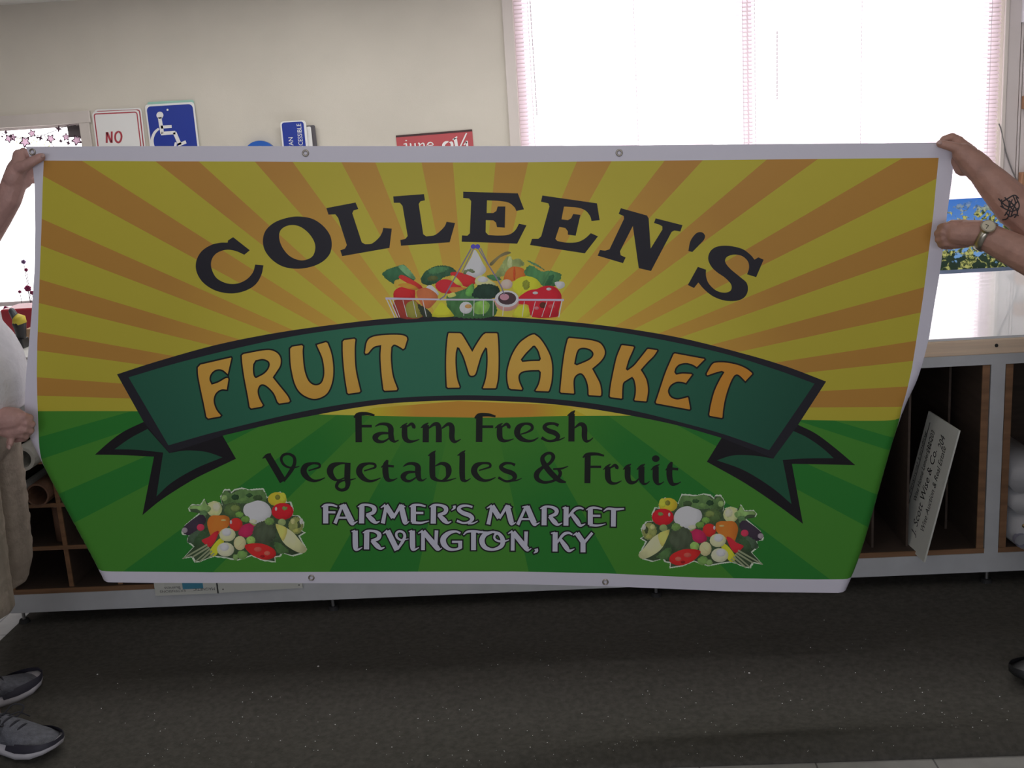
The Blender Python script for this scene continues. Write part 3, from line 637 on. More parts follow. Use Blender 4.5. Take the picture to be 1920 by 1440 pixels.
for st in ([[(100, 424, 26), (158, 412, 14)],
            [(275, 415, 24), (180, 450, 52), (146, 520, 62), (182, 596, 50), (275, 622, 30), (370, 582, 46), (388, 510, 54), (348, 442, 38), (275, 415, 24)], [(335, 428, 22), (298, 452, 24), (292, 492, 24), (332, 522, 24), (400, 527, 22), (462, 508, 8)],
            [(450, 437, 10), (502, 408, 26)], [(505, 415, 42), (503, 634, 44)], [(508, 418, 56), (658, 603, 58), (690, 624, 24), (720, 608, 8)], [(660, 412, 42), (655, 595, 36)], [(775, 612, 42), (780, 640, 34), (748, 664, 8)],
            [(948, 434, 12), (997, 426, 22)], [(997, 422, 58), (995, 645, 58)], [(1018, 545, 22), (1090, 450, 34), (1150, 428, 28), (1197, 447, 16)], [(1058, 505, 38), (1120, 590, 56), (1160, 636, 34), (1222, 613, 8)],
            [(1203, 458, 10), (1252, 430, 28)], [(1250, 432, 58), (1332, 550, 58)], [(1330, 545, 34), (1428, 428, 30)], [(1320, 530, 58), (1320, 654, 58)]]
           + [[(203, 143, 10), (262, 110, 28)], [(262, 120, 34), (220, 330, 46)], [(262, 114, 60), (350, 255, 60)], [(348, 262, 28), (442, 108, 36)], [(440, 112, 60), (486, 298, 60), (502, 326, 24), (542, 304, 8)], [(440, 112, 24), (490, 135, 12)],
              [(615, 130, 14), (682, 118, 20)], [(658, 122, 30), (562, 334, 38)], [(670, 122, 60), (750, 308, 62), (780, 326, 22), (817, 308, 8)], [(600, 268, 22), (712, 268, 22)]]
           + [[(870, 125, 58), (868, 340, 58)], [(823, 148, 10), (880, 124, 24), (960, 130, 30), (1012, 165, 46), (1000, 210, 42), (926, 238, 24)], [(930, 235, 38), (990, 303, 54), (1030, 332, 28), (1078, 313, 8)],
              [(1083, 142, 12), (1122, 130, 22)], [(1125, 128, 58), (1122, 344, 58)], [(1148, 245, 22), (1220, 160, 34), (1280, 138, 28), (1327, 152, 16)], [(1188, 208, 40), (1250, 290, 54), (1290, 342, 34), (1347, 323, 8)],
              [(1405, 142, 58), (1405, 335, 58)], [(1358, 163, 10), (1405, 140, 26), (1470, 137, 26), (1542, 154, 16)], [(1430, 229, 26), (1522, 230, 26)], [(1395, 336, 30), (1490, 343, 24), (1582, 323, 8)],
              [(1558, 178, 10), (1610, 148, 26), (1700, 155, 28), (1798, 148, 16)], [(1675, 155, 56), (1672, 355, 56)]]):
    ADDR.append((st, D2))
layer('address_lettering', [strk(s, grow=2.6, **q) for s, q in ADDR], BLK2)
layer('address_lettering', [strk(s, **q) for s, q in ADDR], (.70, .70, .80))

# ---- the picture of a wire basket of vegetables
B = dict(ox=680, oy=430, k=4.571)


def photo_ink(o, rgb):
    """ink of one vegetable in a printed photograph: rounder in the middle, mottled"""
    xs = [p[0] for p in o]; ys = [p[1] for p in o]
    cx, cy = min(xs)*.58+max(xs)*.42, min(ys)*.62+max(ys)*.38; rx, ry = (max(xs)-min(xs))*.6+.1, (max(ys)-min(ys))*.68+.1
    base = alb(*rgb); green = rgb[1] >= rgb[0]

    def ink(x, y):
        d = ((x-cx)/rx)**2+((y-cy)/ry)**2
        n = math.sin(x*.9+y*.5)*math.sin(y*1.1-x*.37)*.5+math.sin(x*2.3+1.7*y)*math.sin(1.9*y-.8*x)*.5
        k = 1.16-.42*min(d, 1.1)+n*(.34 if green else .09)
        return tuple(min(.86, c*k) for c in base)
    return ink


def ragged(o, amp):
    out = []
    for i, p in enumerate(o):
        q = o[i-1]; m = max(1, int(math.hypot(p[0]-q[0], p[1]-q[1])/1.6))
        for j in range(1, m+1):
            x, y = q[0]+(p[0]-q[0])*j/m, q[1]+(p[1]-q[1])*j/m
            out.append((x+amp*math.sin(x*3.1+y*5.3), y+amp*math.sin(x*4.7-y*2.9)))
    return out


def picture(part, o, rgb):
    ink = photo_ink(o, rgb)
    if rgb[1] > rgb[0] and rgb[1] < 125 and len(o) > 8: o = ragged(o, .75)
    layer(part, [o], ink)


def blob(part, B, pts, rgb, smooth=True, n=3):
    if isinstance(pts, tuple): o = ell(*pts, n=16, **B)
    else: o = outl([(x, y, S_) if smooth else (x, y) for x, y in pts], n=n, **B)
    picture(part, o, rgb)


BP = 'basket_picture'
for pts, rgb in [([(965, 175), (1030, 290), (1060, 350), (1010, 400), (960, 415), (860, 385), (930, 240)], (165, 160, 170)),
                 ([(168, 390), (210, 345), (330, 308), (370, 315), (450, 420), (400, 450), (320, 420), (270, 470)], (42, 78, 52)), ([(305, 322), (365, 312), (455, 420), (405, 415)], (88, 126, 88)),
                 ([(270, 450), (320, 430), (450, 480), (480, 520), (300, 510)], (190, 132, 50)), ([(270, 530), (340, 492), (440, 510), (450, 570), (430, 600), (280, 600)], (180, 32, 32)),
                 ([(310, 405), (350, 393), (500, 480), (490, 515), (330, 430)], (176, 42, 36)), ([(300, 480), (380, 460), (470, 500), (440, 520)], (200, 110, 40)),
                 ([(500, 455), (510, 390), (560, 345), (640, 312), (740, 315), (795, 350), (800, 385), (700, 410), (640, 455), (560, 480)], (40, 70, 48)), ([(560, 350), (650, 320), (740, 330), (690, 365), (590, 385)], (58, 96, 62)), ((600, 420, 45, 22), (70, 75, 40)),
                 ([(545, 500), (590, 480), (655, 555), (600, 565)], (190, 185, 190)), ([(620, 480), (680, 430), (760, 440), (860, 505), (820, 545), (680, 545)], (168, 34, 40)), ([(740, 500), (880, 500), (900, 530), (800, 560)], (196, 96, 44)),
                 ([(750, 375), (830, 368), (960, 415), (975, 455), (890, 495), (800, 440)], (182, 38, 38)), ([(750, 410), (790, 400), (860, 480), (800, 470)], (180, 150, 60)),
                 ([(860, 370), (880, 350), (930, 340), (965, 365), (945, 375), (905, 362), (880, 385)], (85, 95, 70)),
                 ([(460, 535), (540, 500), (625, 545), (645, 590), (610, 640), (560, 680), (500, 640)], (150, 84, 50)),
                 ([(960, 445), (1010, 393), (1100, 440), (1140, 480), (1010, 490)], (192, 166, 112)), ((1030, 430, 45, 24), (200, 196, 185)), ([(1060, 400), (1130, 390), (1190, 430), (1120, 440)], (52, 92, 58)),
                 ([(720, 590), (740, 560), (880, 510), (950, 465), (975, 580), (1110, 590), (1130, 745), (780, 750), (720, 640)], (52, 88, 50)), ([(880, 560), (900, 500), (945, 465), (950, 520), (930, 575)], (80, 130, 60)), ([(730, 560), (780, 540), (800, 570), (740, 585)], (190, 185, 80)),
                 ([(940, 545), (990, 480), (1080, 468), (1155, 490), (1175, 540), (1120, 590), (960, 585)], (28, 46, 36)),
                 ([(1090, 290), (1180, 215), (1240, 190), (1270, 205), (1180, 240), (1110, 310)], (95, 88, 60)), ([(1130, 400), (1180, 320), (1240, 230), (1290, 260), (1340, 250), (1390, 300), (1330, 330), (1210, 400)], (112, 122, 74)), ([(1240, 320), (1250, 240), (1275, 240), (1280, 320)], (150, 160, 110)),
                 ([(1205, 450), (1225, 370), (1270, 325), (1320, 320), (1380, 340), (1400, 400), (1330, 430), (1250, 455)], (202, 86, 36)), ((1300, 380, 10, 60), (170, 62, 30)),
                 ([(1390, 390), (1400, 330), (1450, 310), (1530, 360), (1610, 355), (1705, 390), (1650, 485), (1560, 495), (1480, 430)], (58, 98, 60)), ([(1560, 480), (1600, 400), (1640, 400), (1610, 490)], (40, 78, 50)), ([(1400, 268), (1480, 290), (1560, 350), (1480, 310)], (70, 100, 70)),
                 ((1235, 470, 50, 42), (190, 140, 130)), ((1405, 487, 122, 86), (196, 176, 40)), ((1400, 475, 32, 42), (112, 118, 40)), ([(1645, 455), (1720, 450), (1730, 490), (1680, 510)], (165, 165, 165)),
                 ([(1330, 590), (1420, 525), (1490, 512), (1560, 485), (1640, 490), (1690, 535), (1705, 590), (1680, 700), (1660, 752), (1450, 752), (1420, 650), (1340, 640)], (176, 28, 38)), ((1480, 545, 24, 12), (220, 150, 150)), ((1595, 512, 22, 12), (220, 150, 150)), ((1545, 650, 30, 26), (70, 35, 25)), ((1620, 660, 30, 18), (210, 60, 60)), ((1490, 675, 20, 14), (215, 90, 95)),
                 ([(1285, 748), (1330, 665), (1400, 655), (1430, 748)], (188, 164, 44)),
                 ([(270, 610), (450, 608), (520, 750), (310, 757)], (120, 44, 34)), ([(370, 650), (430, 610), (470, 640), (510, 748), (390, 752)], (112, 108, 46)), ([(470, 640), (560, 690), (600, 745), (520, 750)], (40, 46, 34)),
                 ([(595, 748), (635, 670), (670, 625), (710, 650), (770, 720), (770, 748)], (205, 156, 40)), ((885, 672, 56, 52), (190, 180, 176)), ((905, 660, 30, 18), (196, 120, 70)), ([(950, 640), (1040, 610), (1090, 650), (1050, 720), (960, 720)], (104, 142, 66)),
                 ((1235, 612, 106, 90), (168, 118, 110))]:
    blob(BP, B, pts, rgb)
LILAC = (150, 144, 162)
layer(BP, [ell(1235, 595, 102, 72, **B)], alb(182, 172, 184), holes=[ell(1238, 592, 78, 54, **B)])
layer(BP, [ell(1238, 592, 78, 54, **B)], alb(58, 44, 46)); layer(BP, [ell(1215, 580, 40, 28, **B)], alb(150, 110, 120))
layer(BP, [strk(s, **B) for s in [[(195, 592, 18), (700, 602, 14)], [(690, 602, 14), (1150, 604, 14)], [(1330, 604, 16), (1725, 606, 18)]]], alb(*LILAC))
layer(BP, [strk(s, **B) for s in [[(205, 600, 8), (278, 757, 8)], [(232, 600, 8), (300, 756, 8)], [(258, 600, 6), (318, 755, 6)], [(345, 606, 5), (382, 752, 5)], [(430, 606, 5), (462, 750, 5)], [(515, 606, 6), (546, 748, 6)], [(866, 620, 5), (866, 742, 5)], [(955, 610, 5), (952, 742, 5)],
                                  [(1036, 610, 5), (1034, 742, 5)], [(1120, 610, 6), (1118, 742, 6)], [(1206, 660, 6), (1200, 742, 6)], [(1385, 618, 5), (1368, 748, 5)], [(1480, 618, 5), (1448, 748, 5)], [(1580, 618, 5), (1535, 750, 5)], [(1642, 618, 6), (1602, 752, 6)], [(1708, 612, 8), (1680, 754, 8)]]], alb(168, 162, 170))
layer(BP, [strk(s, **B) for s in [[(930, 165, 11), (700, 575, 10)], [(948, 170, 9), (850, 372, 6)], [(990, 165, 9), (1165, 448, 12), (1215, 560, 9)], [(1010, 160, 10), (1095, 335, 6)], [(700, 575, 12), (660, 600, 10)]]], alb(98, 92, 108))
layer(BP, [ell(948, 148, 22, 20, **B), ell(985, 148, 22, 20, **B)], alb(66, 60, 140))


# ---- the picture of a heap of vegetables, printed twice, once mirrored
def heap(part, ox, oy, flip):
    K = 6.857
    fx = (lambda x: 1868-x) if flip else (lambda x: x)
    B = dict(ox=ox, oy=oy, k=K)
    edge = [(135, 740), (180, 650), (370, 490), (240, 470), (225, 430), (270, 380), (380, 385), (432, 305), (470, 370), (560, 335), (640, 358), (662, 390), (636, 280), (690, 185), (760, 185), (775, 225), (820, 185), (910, 165), (1000, 190), (1100, 178), (1195, 172), (1245, 290), (1300, 250),
            (1410, 215), (1490, 300), (1492, 352), (1550, 345), (1582, 440), (1570, 520), (1660, 528), (1722, 620), (1692, 720), (1735, 745), (1662, 790), (1755, 960), (1690, 1020), (1580, 1050), (1440, 1012), (1412, 1055), (1345, 1062), (1352, 1132), (1180, 1106), (1040, 1046), (860, 1106), (700, 1076), (560, 1056), (480, 1080), (372, 1126), (308, 1130), (268, 1062), (148, 1085), (290, 930), (206, 860), (228, 782), (150, 770)]
    layer(part, [ragged([(ox+fx(x)/K, oy+y/K) for x, y in edge], .5)], alb(150, 158, 142))
    cx, cy = 900, 680
    layer(part, [[(ox+fx(cx+(x-cx)*.97)/K, oy+(cy+(y-cy)*.96)/K) for x, y in edge]], photo_ink([(ox, oy), (ox+280, oy+180)], (48, 62, 42)))

    def bl(pts, rgb):
        if isinstance(pts, tuple): o = ell(fx(pts[0]), pts[1], pts[2], pts[3], n=14, **B)
        else: o = outl([(fx(x), y, S_) for x, y in pts], n=3, **B)
        picture(part, o, rgb)
    for pts, rgb in [([(650, 300), (670, 230), (720, 205), (780, 250), (900, 185), (1050, 205), (1190, 200), (1235, 310), (1200, 345), (1050, 360), (930, 370), (780, 360), (700, 380)], (72, 98, 56)), ((830, 290, 50, 34), (34, 56, 34)), ((1010, 265, 46, 26), (42, 66, 38)), ((930, 320, 44, 28), (84, 112, 62)), ((1120, 300, 60, 40), (52, 70, 42)), ((690, 300, 38, 40), (112, 136, 82)),
                     ((800, 455, 115, 90), (62, 80, 45)), ((830, 430, 60, 40), (92, 106, 58)), ((562, 440, 100, 102), (152, 166, 108)), ((590, 415, 50, 56), (172, 180, 130)), ([(240, 440), (270, 395), (380, 400), (432, 325), (466, 385), (520, 430), (480, 485), (400, 475), (330, 440)], (102, 130, 76)), ([(380, 470), (470, 470), (440, 560), (380, 600)], (70, 96, 60)),
                     ([(148, 722), (200, 640), (380, 515), (450, 560), (430, 640), (250, 780)], (46, 38, 48)), ((180, 715, 38, 36), (120, 112, 116)), ([(215, 840), (250, 770), (400, 690), (440, 720), (330, 850), (240, 880)], (56, 72, 54)), ([(290, 900), (330, 800), (440, 690), (490, 720), (430, 830), (340, 920)], (46, 66, 42)),
                     ([(470, 610), (520, 530), (620, 525), (700, 525), (755, 560), (745, 660), (640, 740), (540, 820), (490, 720)], (197, 90, 34)), ((680, 585, 34, 12), (215, 140, 90)), ([(400, 840), (490, 800), (560, 740), (620, 730), (570, 860), (500, 935), (430, 885)], (172, 34, 42)), ((385, 678, 50, 45), (168, 44, 66)),
                     ((840, 640, 86, 86), (178, 38, 34)), ((775, 610, 14, 26), (225, 150, 150)), ([(870, 740), (930, 650), (1040, 625), (1095, 680), (1010, 800), (900, 790)], (140, 32, 64)),
                     ([(1010, 590), (1250, 570), (1300, 600), (1100, 650), (1060, 650)], (120, 128, 78)), ([(935, 480), (955, 390), (1040, 355), (1120, 332), (1220, 358), (1285, 430), (1292, 520), (1230, 575), (1080, 635), (1010, 575)], (180, 177, 178)), ((1060, 600, 50, 26), (176, 160, 130)),
                     ((1370, 315, 122, 92), (192, 140, 40)), ((1440, 290, 45, 60), (205, 170, 50)), ((1375, 290, 34, 34), (100, 100, 40)), ((1438, 472, 142, 110), (166, 26, 34)), ((1468, 432, 34, 26), (90, 110, 60)), ((1355, 440, 14, 26), (226, 150, 150)),
                     ((885, 512, 52, 40), (88, 122, 56)), ((960, 572, 56, 42), (84, 116, 52)), ((1430, 612, 52, 46), (112, 126, 80)), ((1610, 655, 96, 112), (110, 116, 66)), ((1570, 600, 30, 34), (150, 150, 100)), ((1650, 640, 24, 50), (56, 66, 40)), ((1610, 720, 40, 26), (130, 130, 70)), ((1680, 600, 24, 40), (150, 150, 140)),
                     ((1205, 742, 152, 148), (58, 66, 50)), ((1270, 600, 60, 50), (86, 112, 60)), ([(1350, 650), (1400, 645), (1560, 730), (1680, 870), (1752, 960), (1690, 1012), (1560, 960), (1440, 860)], (184, 168, 118)), ([(1350, 650), (1400, 645), (1500, 700), (1450, 850), (1400, 780)], (190, 152, 80)),
                     ([(500, 990), (560, 890), (640, 815), (690, 850), (590, 1030), (530, 1042)], (202, 162, 40)), ((730, 772, 106, 88), (192, 162, 122)), ((720, 740, 60, 50), (196, 186, 160)), ((890, 880, 80, 92), (188, 152, 112)), ((706, 962, 112, 92), (194, 168, 132)), ((690, 930, 60, 50), (192, 184, 160)), ((1030, 846, 60, 56), (112, 142, 72)),
                     ([(950, 930), (1010, 888), (1180, 888), (1330, 960), (1345, 1050), (1220, 1095), (1060, 1042)], (168, 34, 32)), ((1120, 960, 50, 30), (200, 70, 60)), ((1240, 1010, 40, 28), (204, 80, 66)), ((1180, 1050, 30, 18), (120, 22, 24)), ((920, 1032, 70, 58), (86, 116, 60)), ((838, 1058, 42, 38), (98, 124, 72)), ([(1330, 880), (1400, 880), (1500, 960), (1510, 1000), (1380, 1010)], (62, 88, 50))]:
        bl(pts, rgb)
    layer(part, [strk([(fx(a), b, w), (fx(c), d, w*.7)], **B) for a, b, c, d, w in [(470, 900, 155, 1080, 24), (490, 930, 275, 1062, 26), (510, 950, 312, 1122, 22), (530, 980, 370, 1122, 26), (560, 1010, 480, 1072, 20)]], alb(112, 118, 92))


heap('vegetable_heap_picture', 320, 890, False)
heap('vegetable_heap_picture#2', 1180, 900.7, True)

# ---- the flat design is cut into triangles once, so that every ink is part of one sheet
pts2 = []; idx = {}; edges = []


def addp(p):
    k = (round(p[0], 2), round(p[1], 2))
    if k not in idx: idx[k] = len(pts2); pts2.append(Vector(k))
    return idx[k]


for part, outs, holes, ink, clip in LAYERS:
    for o in outs+holes:
        q = []
        for a, b in zip(o[-1:]+o[:-1], o):           # long edges are split where the sheet curls
            l = math.hypot(b[0]-a[0], b[1]-a[1]); m_ = (a[0]+b[0])/2
            n_ = max(1, int(l/9)) if (min(a[0], b[0]) < 300 or max(a[0], b[0]) > 1500) else max(1, int(l/60))
            q += [(a[0]+(b[0]-a[0])*k/n_, a[1]+(b[1]-a[1])*k/n_) for k in range(1, n_+1)]
        ii = [addp(p) for p in q]
        for i in range(len(ii)):
            if ii[i] != ii[i-1]: edges.append((ii[i-1], ii[i]))
for gx in range(40, 1820, 22):
    for gy in range(262, 1120, 22):
        addp((gx+((gy//22) % 2)*11+.37, gy+.41))
for x0_, x1_, y0_, y1_ in ((715, 1062, 455, 600), (338, 578, 912, 1058), (1194, 1434, 922, 1068)):     # finer in the printed photographs
    for i in range(int((x1_-x0_)/4.2)):
        for j in range(int((y1_-y0_)/4.2)): addp((x0_+4.2*i+(j % 2)*2.1+.17, y0_+4.2*j+.23))
for gx in range(40, 260, 7):           # finer where the corners curl
    for gy in range(760, 1120, 9):
        if gx < 60+(gy-740)*.52: addp((gx+.13, gy+.77))
for gx in range(1560, 1720, 7):
    for gy in range(560, 1120, 9):
        if gx > 1690-(gy-740)*.34: addp((gx+.13, gy+.77))
cv, ce, cf, *_ = geometry.delaunay_2d_cdt(pts2, edges, [], 0, .02, False)
CV = np.array([tuple(v) for v in cv]); CF = np.array([tuple(f) for f in cf if len(f) == 3])
CEN = CV[CF].mean(axis=1)


def inside(poly, pts):
    """nonzero winding test for many points"""
    P = np.array(poly); w = np.zeros(len(pts), int)
    lo, hi = P.min(0), P.max(0)
    m = np.where((pts[:, 0] >= lo[0]) & (pts[:, 0] <= hi[0]) & (pts[:, 1] >= lo[1]) & (pts[:, 1] <= hi[1]))[0]
    if len(m) == 0: return np.zeros(len(pts), bool)
    q = pts[m]; ww = np.zeros(len(m), int)
    for i in range(len(P)):
        a, b = P[i-1], P[i]
        c = (b[0]-a[0])*(q[:, 1]-a[1])-(q[:, 0]-a[0])*(b[1]-a[1])
        ww += ((a[1] <= q[:, 1]) & (b[1] > q[:, 1]) & (c > 0)).astype(int)
        ww -= ((a[1] > q[:, 1]) & (b[1] <= q[:, 1]) & (c < 0)).astype(int)
    w[m] = ww
    return w != 0


_fieldmask = inside(FIELD, CEN); _greenmask = inside(GREEN, CEN) & _fieldmask
own = -np.ones(len(CF), int)
for li, (part, outs, holes, ink, clip) in enumerate(LAYERS):
    m = np.zeros(len(CF), bool)
    for o in outs: m |= inside(o, CEN)
    for h in holes: m &= ~inside(h, CEN)
    if clip == 'GREEN': m &= _greenmask
    elif clip is not None: m &= _fieldmask
    own[m] = li
own[~inside(SHEET, CEN)] = -1

# ---- the hang of the sheet
BANNER_Y = 3.03
ROLL_R = .029


def flat(px, py):
    p = at(px, py, BANNER_Y)
    dy = .010*math.sin(p.x*2.6+.6)*(.3+(1.7-p.z)*.9)+.006*math.sin(p.x*6.1+p.z*1.4)*(1.75-p.z)+.012*(1.7-p.z)
    return at(px, py, BANNER_Y+dy)


def curl_line(pts):
    return np.array([(lambda w: (w.x, w.z))(at(x, y, BANNER_Y)) for x, y in cr(pts, False, 8)])


CURL = [curl_line([(10, 700), (42, 775), (76, 844), (99, 890), (140, 968), (185, 1051), (225, 1130), (260, 1200)]),
        curl_line([(1830, 480), (1765, 610), (1722, 690), (1691, 752), (1668, 815), (1646, 890), (1624, 970), (1603, 1040), (1582, 1095), (1560, 1140), (1520, 1210)])]


def hang(px, py):
    p = flat(px, py); q = np.array((p.x, p.z)); back = Vector((0, 0, 0))
    for li, L in enumerate(CURL):
        a, b = L[:-1], L[1:]; ab = b-a
        t = np.clip(((q-a)*ab).sum(1)/(ab*ab).sum(1), 0, 1); foot = a+ab*t[:, None]
        d2 = ((q-foot)**2).sum(1); i = int(d2.argmin())
        d = math.sqrt(d2[i])
        cross = ab[i][0]*(q[1]-a[i][1])-ab[i][1]*(q[0]-a[i][0])
        outside = cross < 0 if li == 0 else cross > 0
        if outside and d > 1e-9:
            n = (q-foot[i])/d; a_ = min(d/ROLL_R, 2.7); ex = max(0, d-2.7*ROLL_R)
            s_ = ROLL_R*math.sin(a_)+ex*math.cos(a_); bk = ROLL_R*(1-math.cos(a_))+ex*math.sin(a_)
            g = foot[i]+n*s_
            return Vector((g[0], p.y+bk, g[1]))
    return p


M_ink = bpy.data.materials.new('printed_vinyl'); M_ink.use_nodes = True
_nt = M_ink.node_tree; _b = _nt.nodes['Principled BSDF']; _a = _nt.nodes.new('ShaderNodeVertexColor'); _a.layer_name = 'ink'
_nt.links.new(_a.outputs[0], _b.inputs['Base Color']); _b.inputs['Roughness'].default_value = .42; _b.inputs['Specular IOR Level'].default_value = .22
M_back = mat('vinyl_back', (.8, .8, .8), .5)
M_brass = mat('grommet_metal', (.42, .38, .33), .35, 1.0)

BAN = empty('banner', at(900, 1095, BANNER_Y), 'large yellow and green market banner with white border held up by two people', 'banner')
H3 = {}
used = sorted({int(i) for k in np.where(own >= 0)[0] for i in CF[k]})
NRM = {}
for i in used:
    x, y = CV[i]; H3[i] = hang(x, y)
    n = (hang(x, y+1.5)-hang(x, y-1.5)).cross(hang(x+1.5, y)-hang(x-1.5, y)).normalized()
    NRM[i] = n           # towards the printed side
PLABEL = {'printed_sheet': 'white bordered vinyl sheet printed with sun rays over green', 'ribbon': 'dark green ribbon with black outline and folded tails', 'name_lettering': 'black slab lettering arched across the top',
          'ribbon_lettering': 'orange word FRUIT with black outline on the green ribbon', 'ribbon_lettering#2': 'orange word MARKET with black outline on the green ribbon', 'slogan_lettering': 'black pen-style lettering on the green field', 'address_lettering': 'white lettering with black outline near the bottom',
          'basket_picture': 'picture of a wire basket full of vegetables', 'vegetable_heap_picture': 'picture of heaped vegetables left of the address', 'vegetable_heap_picture#2': 'mirrored picture of heaped vegetables right of the address'}
parts = []
for L in LAYERS:
    if L[0] not in parts: parts.append(L[0])
for part in parts:
    ids = [k for k in np.where(own >= 0)[0] if LAYERS[own[k]][0] == part]
    vs = sorted({int(i) for k in ids for i in CF[k]}); rm = {v: n for n, v in enumerate(vs)}
    faces = []; cols = []
    for k in ids:
        a, b, c = (int(i) for i in CF[k])
        n = (H3[b]-H3[a]).cross(H3[c]-H3[a])
        # delaunay triangles run counter-clockwise in picture space (y down): reversed they face the camera
        tri = (a, c, b); faces.append(tuple(rm[i] for i in tri))
        ink = LAYERS[own[k]][3]
        for i in tri: cols.append((*(ink(*CV[i]) if callable(ink) else ink), 1.0))
    o = mk(part.split('#')[0], [H3[v] for v in vs], faces, M_ink, BAN, True)
    ca = o.data.color_attributes.new('ink', 'FLOAT_COLOR', 'CORNER')
    ca.data.foreach_set('color', [x for c in cols for x in c])
    o.data.normals_split_custom_set_from_vertices([tuple(NRM[v]) for v in vs])
    o['label'] = PLABEL[part]
# the white back of the vinyl, a hair behind the print
allf = [tuple(int(i) for i in CF[k]) for k in np.where(own >= 0)[0]]
rm = {v: n for n, v in enumerate(used)}
o = mk('vinyl_back', [H3[v]-NRM[v]*.0012 for v in used], [(rm[a], rm[b], rm[c]) for a, b, c in allf], M_back, BAN, True); o.data.normals_split_custom_set_from_vertices([tuple(-NRM[v]) for v in used]); o['label'] = 'plain white back of the vinyl'


def grommet(px, py):
    c = hang(px, py); v = []; f = []; N, Mn = 20, 8
    for i in range(N):
        for j in range(Mn):
            t, s_ = 2*math.pi*i/N, 2*math.pi*j/Mn
            r = .0072+.0024*math.cos(s_)
            v.append((c.x+r*math.cos(t), c.y-.0012+.0022*math.sin(s_), c.z+r*math.sin(t)))
    for i in range(N):
        for j in range(Mn):
            f.append((i*Mn+j, i*Mn+(j+1) % Mn, ((i+1) % N)*Mn+(j+1) % Mn, ((i+1) % N)*Mn+j))
    mk('grommet', v, f, M_brass, BAN, True)


for p in [(61, 285), (573, 287), (1161, 286.5), (584, 1083), (1135, 1091)]: grommet(*p)
# ================================================================== things on and around the table
M_black = mat('black_plastic', (.02, .02, .022), .45)
M_alu = mat('sign_white', (.78, .77, .76), .45)
M_signred = mat('sign_red', (.42, .05, .07), .5)
M_signblue = mat('sign_blue', (.012, .035, .30), .45)


def plate_pts(px0, px1, py0, drop, Y):
    """a plate standing upright on Y whose top edge spans the two pixels"""
    a, b = at(px0[0], px0[1], Y), at(px1[0], px1[1], Y)
    return a, b


class Plate:
    """a flat panel: u runs along its top edge, v runs down it, in metres; builds lettering on its face"""
    def __init__(s, a, b, h, thick=.003, tilt=0.0, down=None):
        s.a = Vector(a); s.u = (Vector(b)-s.a); s.w = s.u.length; s.u.normalize(); s.h = h
        d = Vector(down) if down is not None else Vector((0, 0, -1))
        d = (d-s.u*d.dot(s.u)).normalized(); s.n = s.u.cross(d)      # n points into the wall for a plate that faces the camera
        s.v = d; s.t = thick

    def p(s, u, v, out=0): return s.a+s.u*u+s.v*v-s.n*out

    def board(s, name, m, parent=None, r=.0, u0=0, v0=0, u1=None, v1=None, out=0, t=None, seg=5):
        u1 = s.w if u1 is None else u1; v1 = s.h if v1 is None else v1; t = s.t if t is None else t
        if r <= 0: q = [(u0, v0), (u1, v0), (u1, v1), (u0, v1)]
        else:
            q = []
            for cx, cy, a0 in ((u1-r, v0+r, -90), (u1-r, v1-r, 0), (u0+r, v1-r, 90), (u0+r, v0+r, 180)):
                for k in range(seg+1):
                    a = math.radians(a0+90*k/seg); q.append((cx+r*math.cos(a), cy+r*math.sin(a)))
        n = len(q)
        v = [s.p(x, y, out) for x, y in q]+[s.p(x, y, out-t) for x, y in q]
        f = [tuple(range(n)), tuple(reversed(range(n, 2*n)))]+[(i, i+n, (i+1) % n+n, (i+1) % n) for i in range(n)]
        return mk(name, v, f, m, parent)

    def ring(s, name, m, parent, r, w, u0, v0, u1, v1, out, seg=5):
        def loop(d):
            q = []
            for cx, cy, a0 in ((u1-r, v0+r, -90), (u1-r, v1-r, 0), (u0+r, v1-r, 90), (u0+r, v0+r, 180)):
                for k in range(seg+1):
                    a = math.radians(a0+90*k/seg); q.append((cx+(r-d)*math.cos(a), cy+(r-d)*math.sin(a)))
            return q
        A, B_ = loop(0), loop(w); n = len(A)
        v = [s.p(x, y, out) for x, y in A]+[s.p(x, y, out) for x, y in B_]
        return mk(name, v, [(i, (i+1) % n, (i+1) % n+n, i+n) for i in range(n)], m, parent)

    def shapes(s, name, m, parent, polys, out):
        """flat outlines given in u, v"""
        v = []; f = []
        for P in polys:
            n = len(v); v += [s.p(x, y, out) for x, y in P]
            for tri in geometry.tessellate_polygon([[Vector((x, y, 0)) for x, y in P]]): f.append(tuple(i+n for i in tri))
        return mk(name, v, f, m, parent)

    def text(s, name, m, parent, string, u, v, size, out, shear=0, rot=0, wscale=1.0, bold=0):
        V, F = text_mesh(string, size, shear); c, q = math.cos(rot), math.sin(rot)
        P = [s.p(u+(x*wscale*c+y*q), v-(-x*wscale*q+y*c), out) for x, y, z in V]
        return mk(name, P, F, m, parent)


# ---- signs on the back wall
def to_uv(P, px, py):
    """pixel -> u, v on the plate"""
    d = _f + _r*((px-960)/FPX) - _u*((py-720)/FPX)
    t = (P.a-EYE).dot(P.n)/d.dot(P.n); q = EYE+d*t-P.a
    return q.dot(P.u), q.dot(P.v)


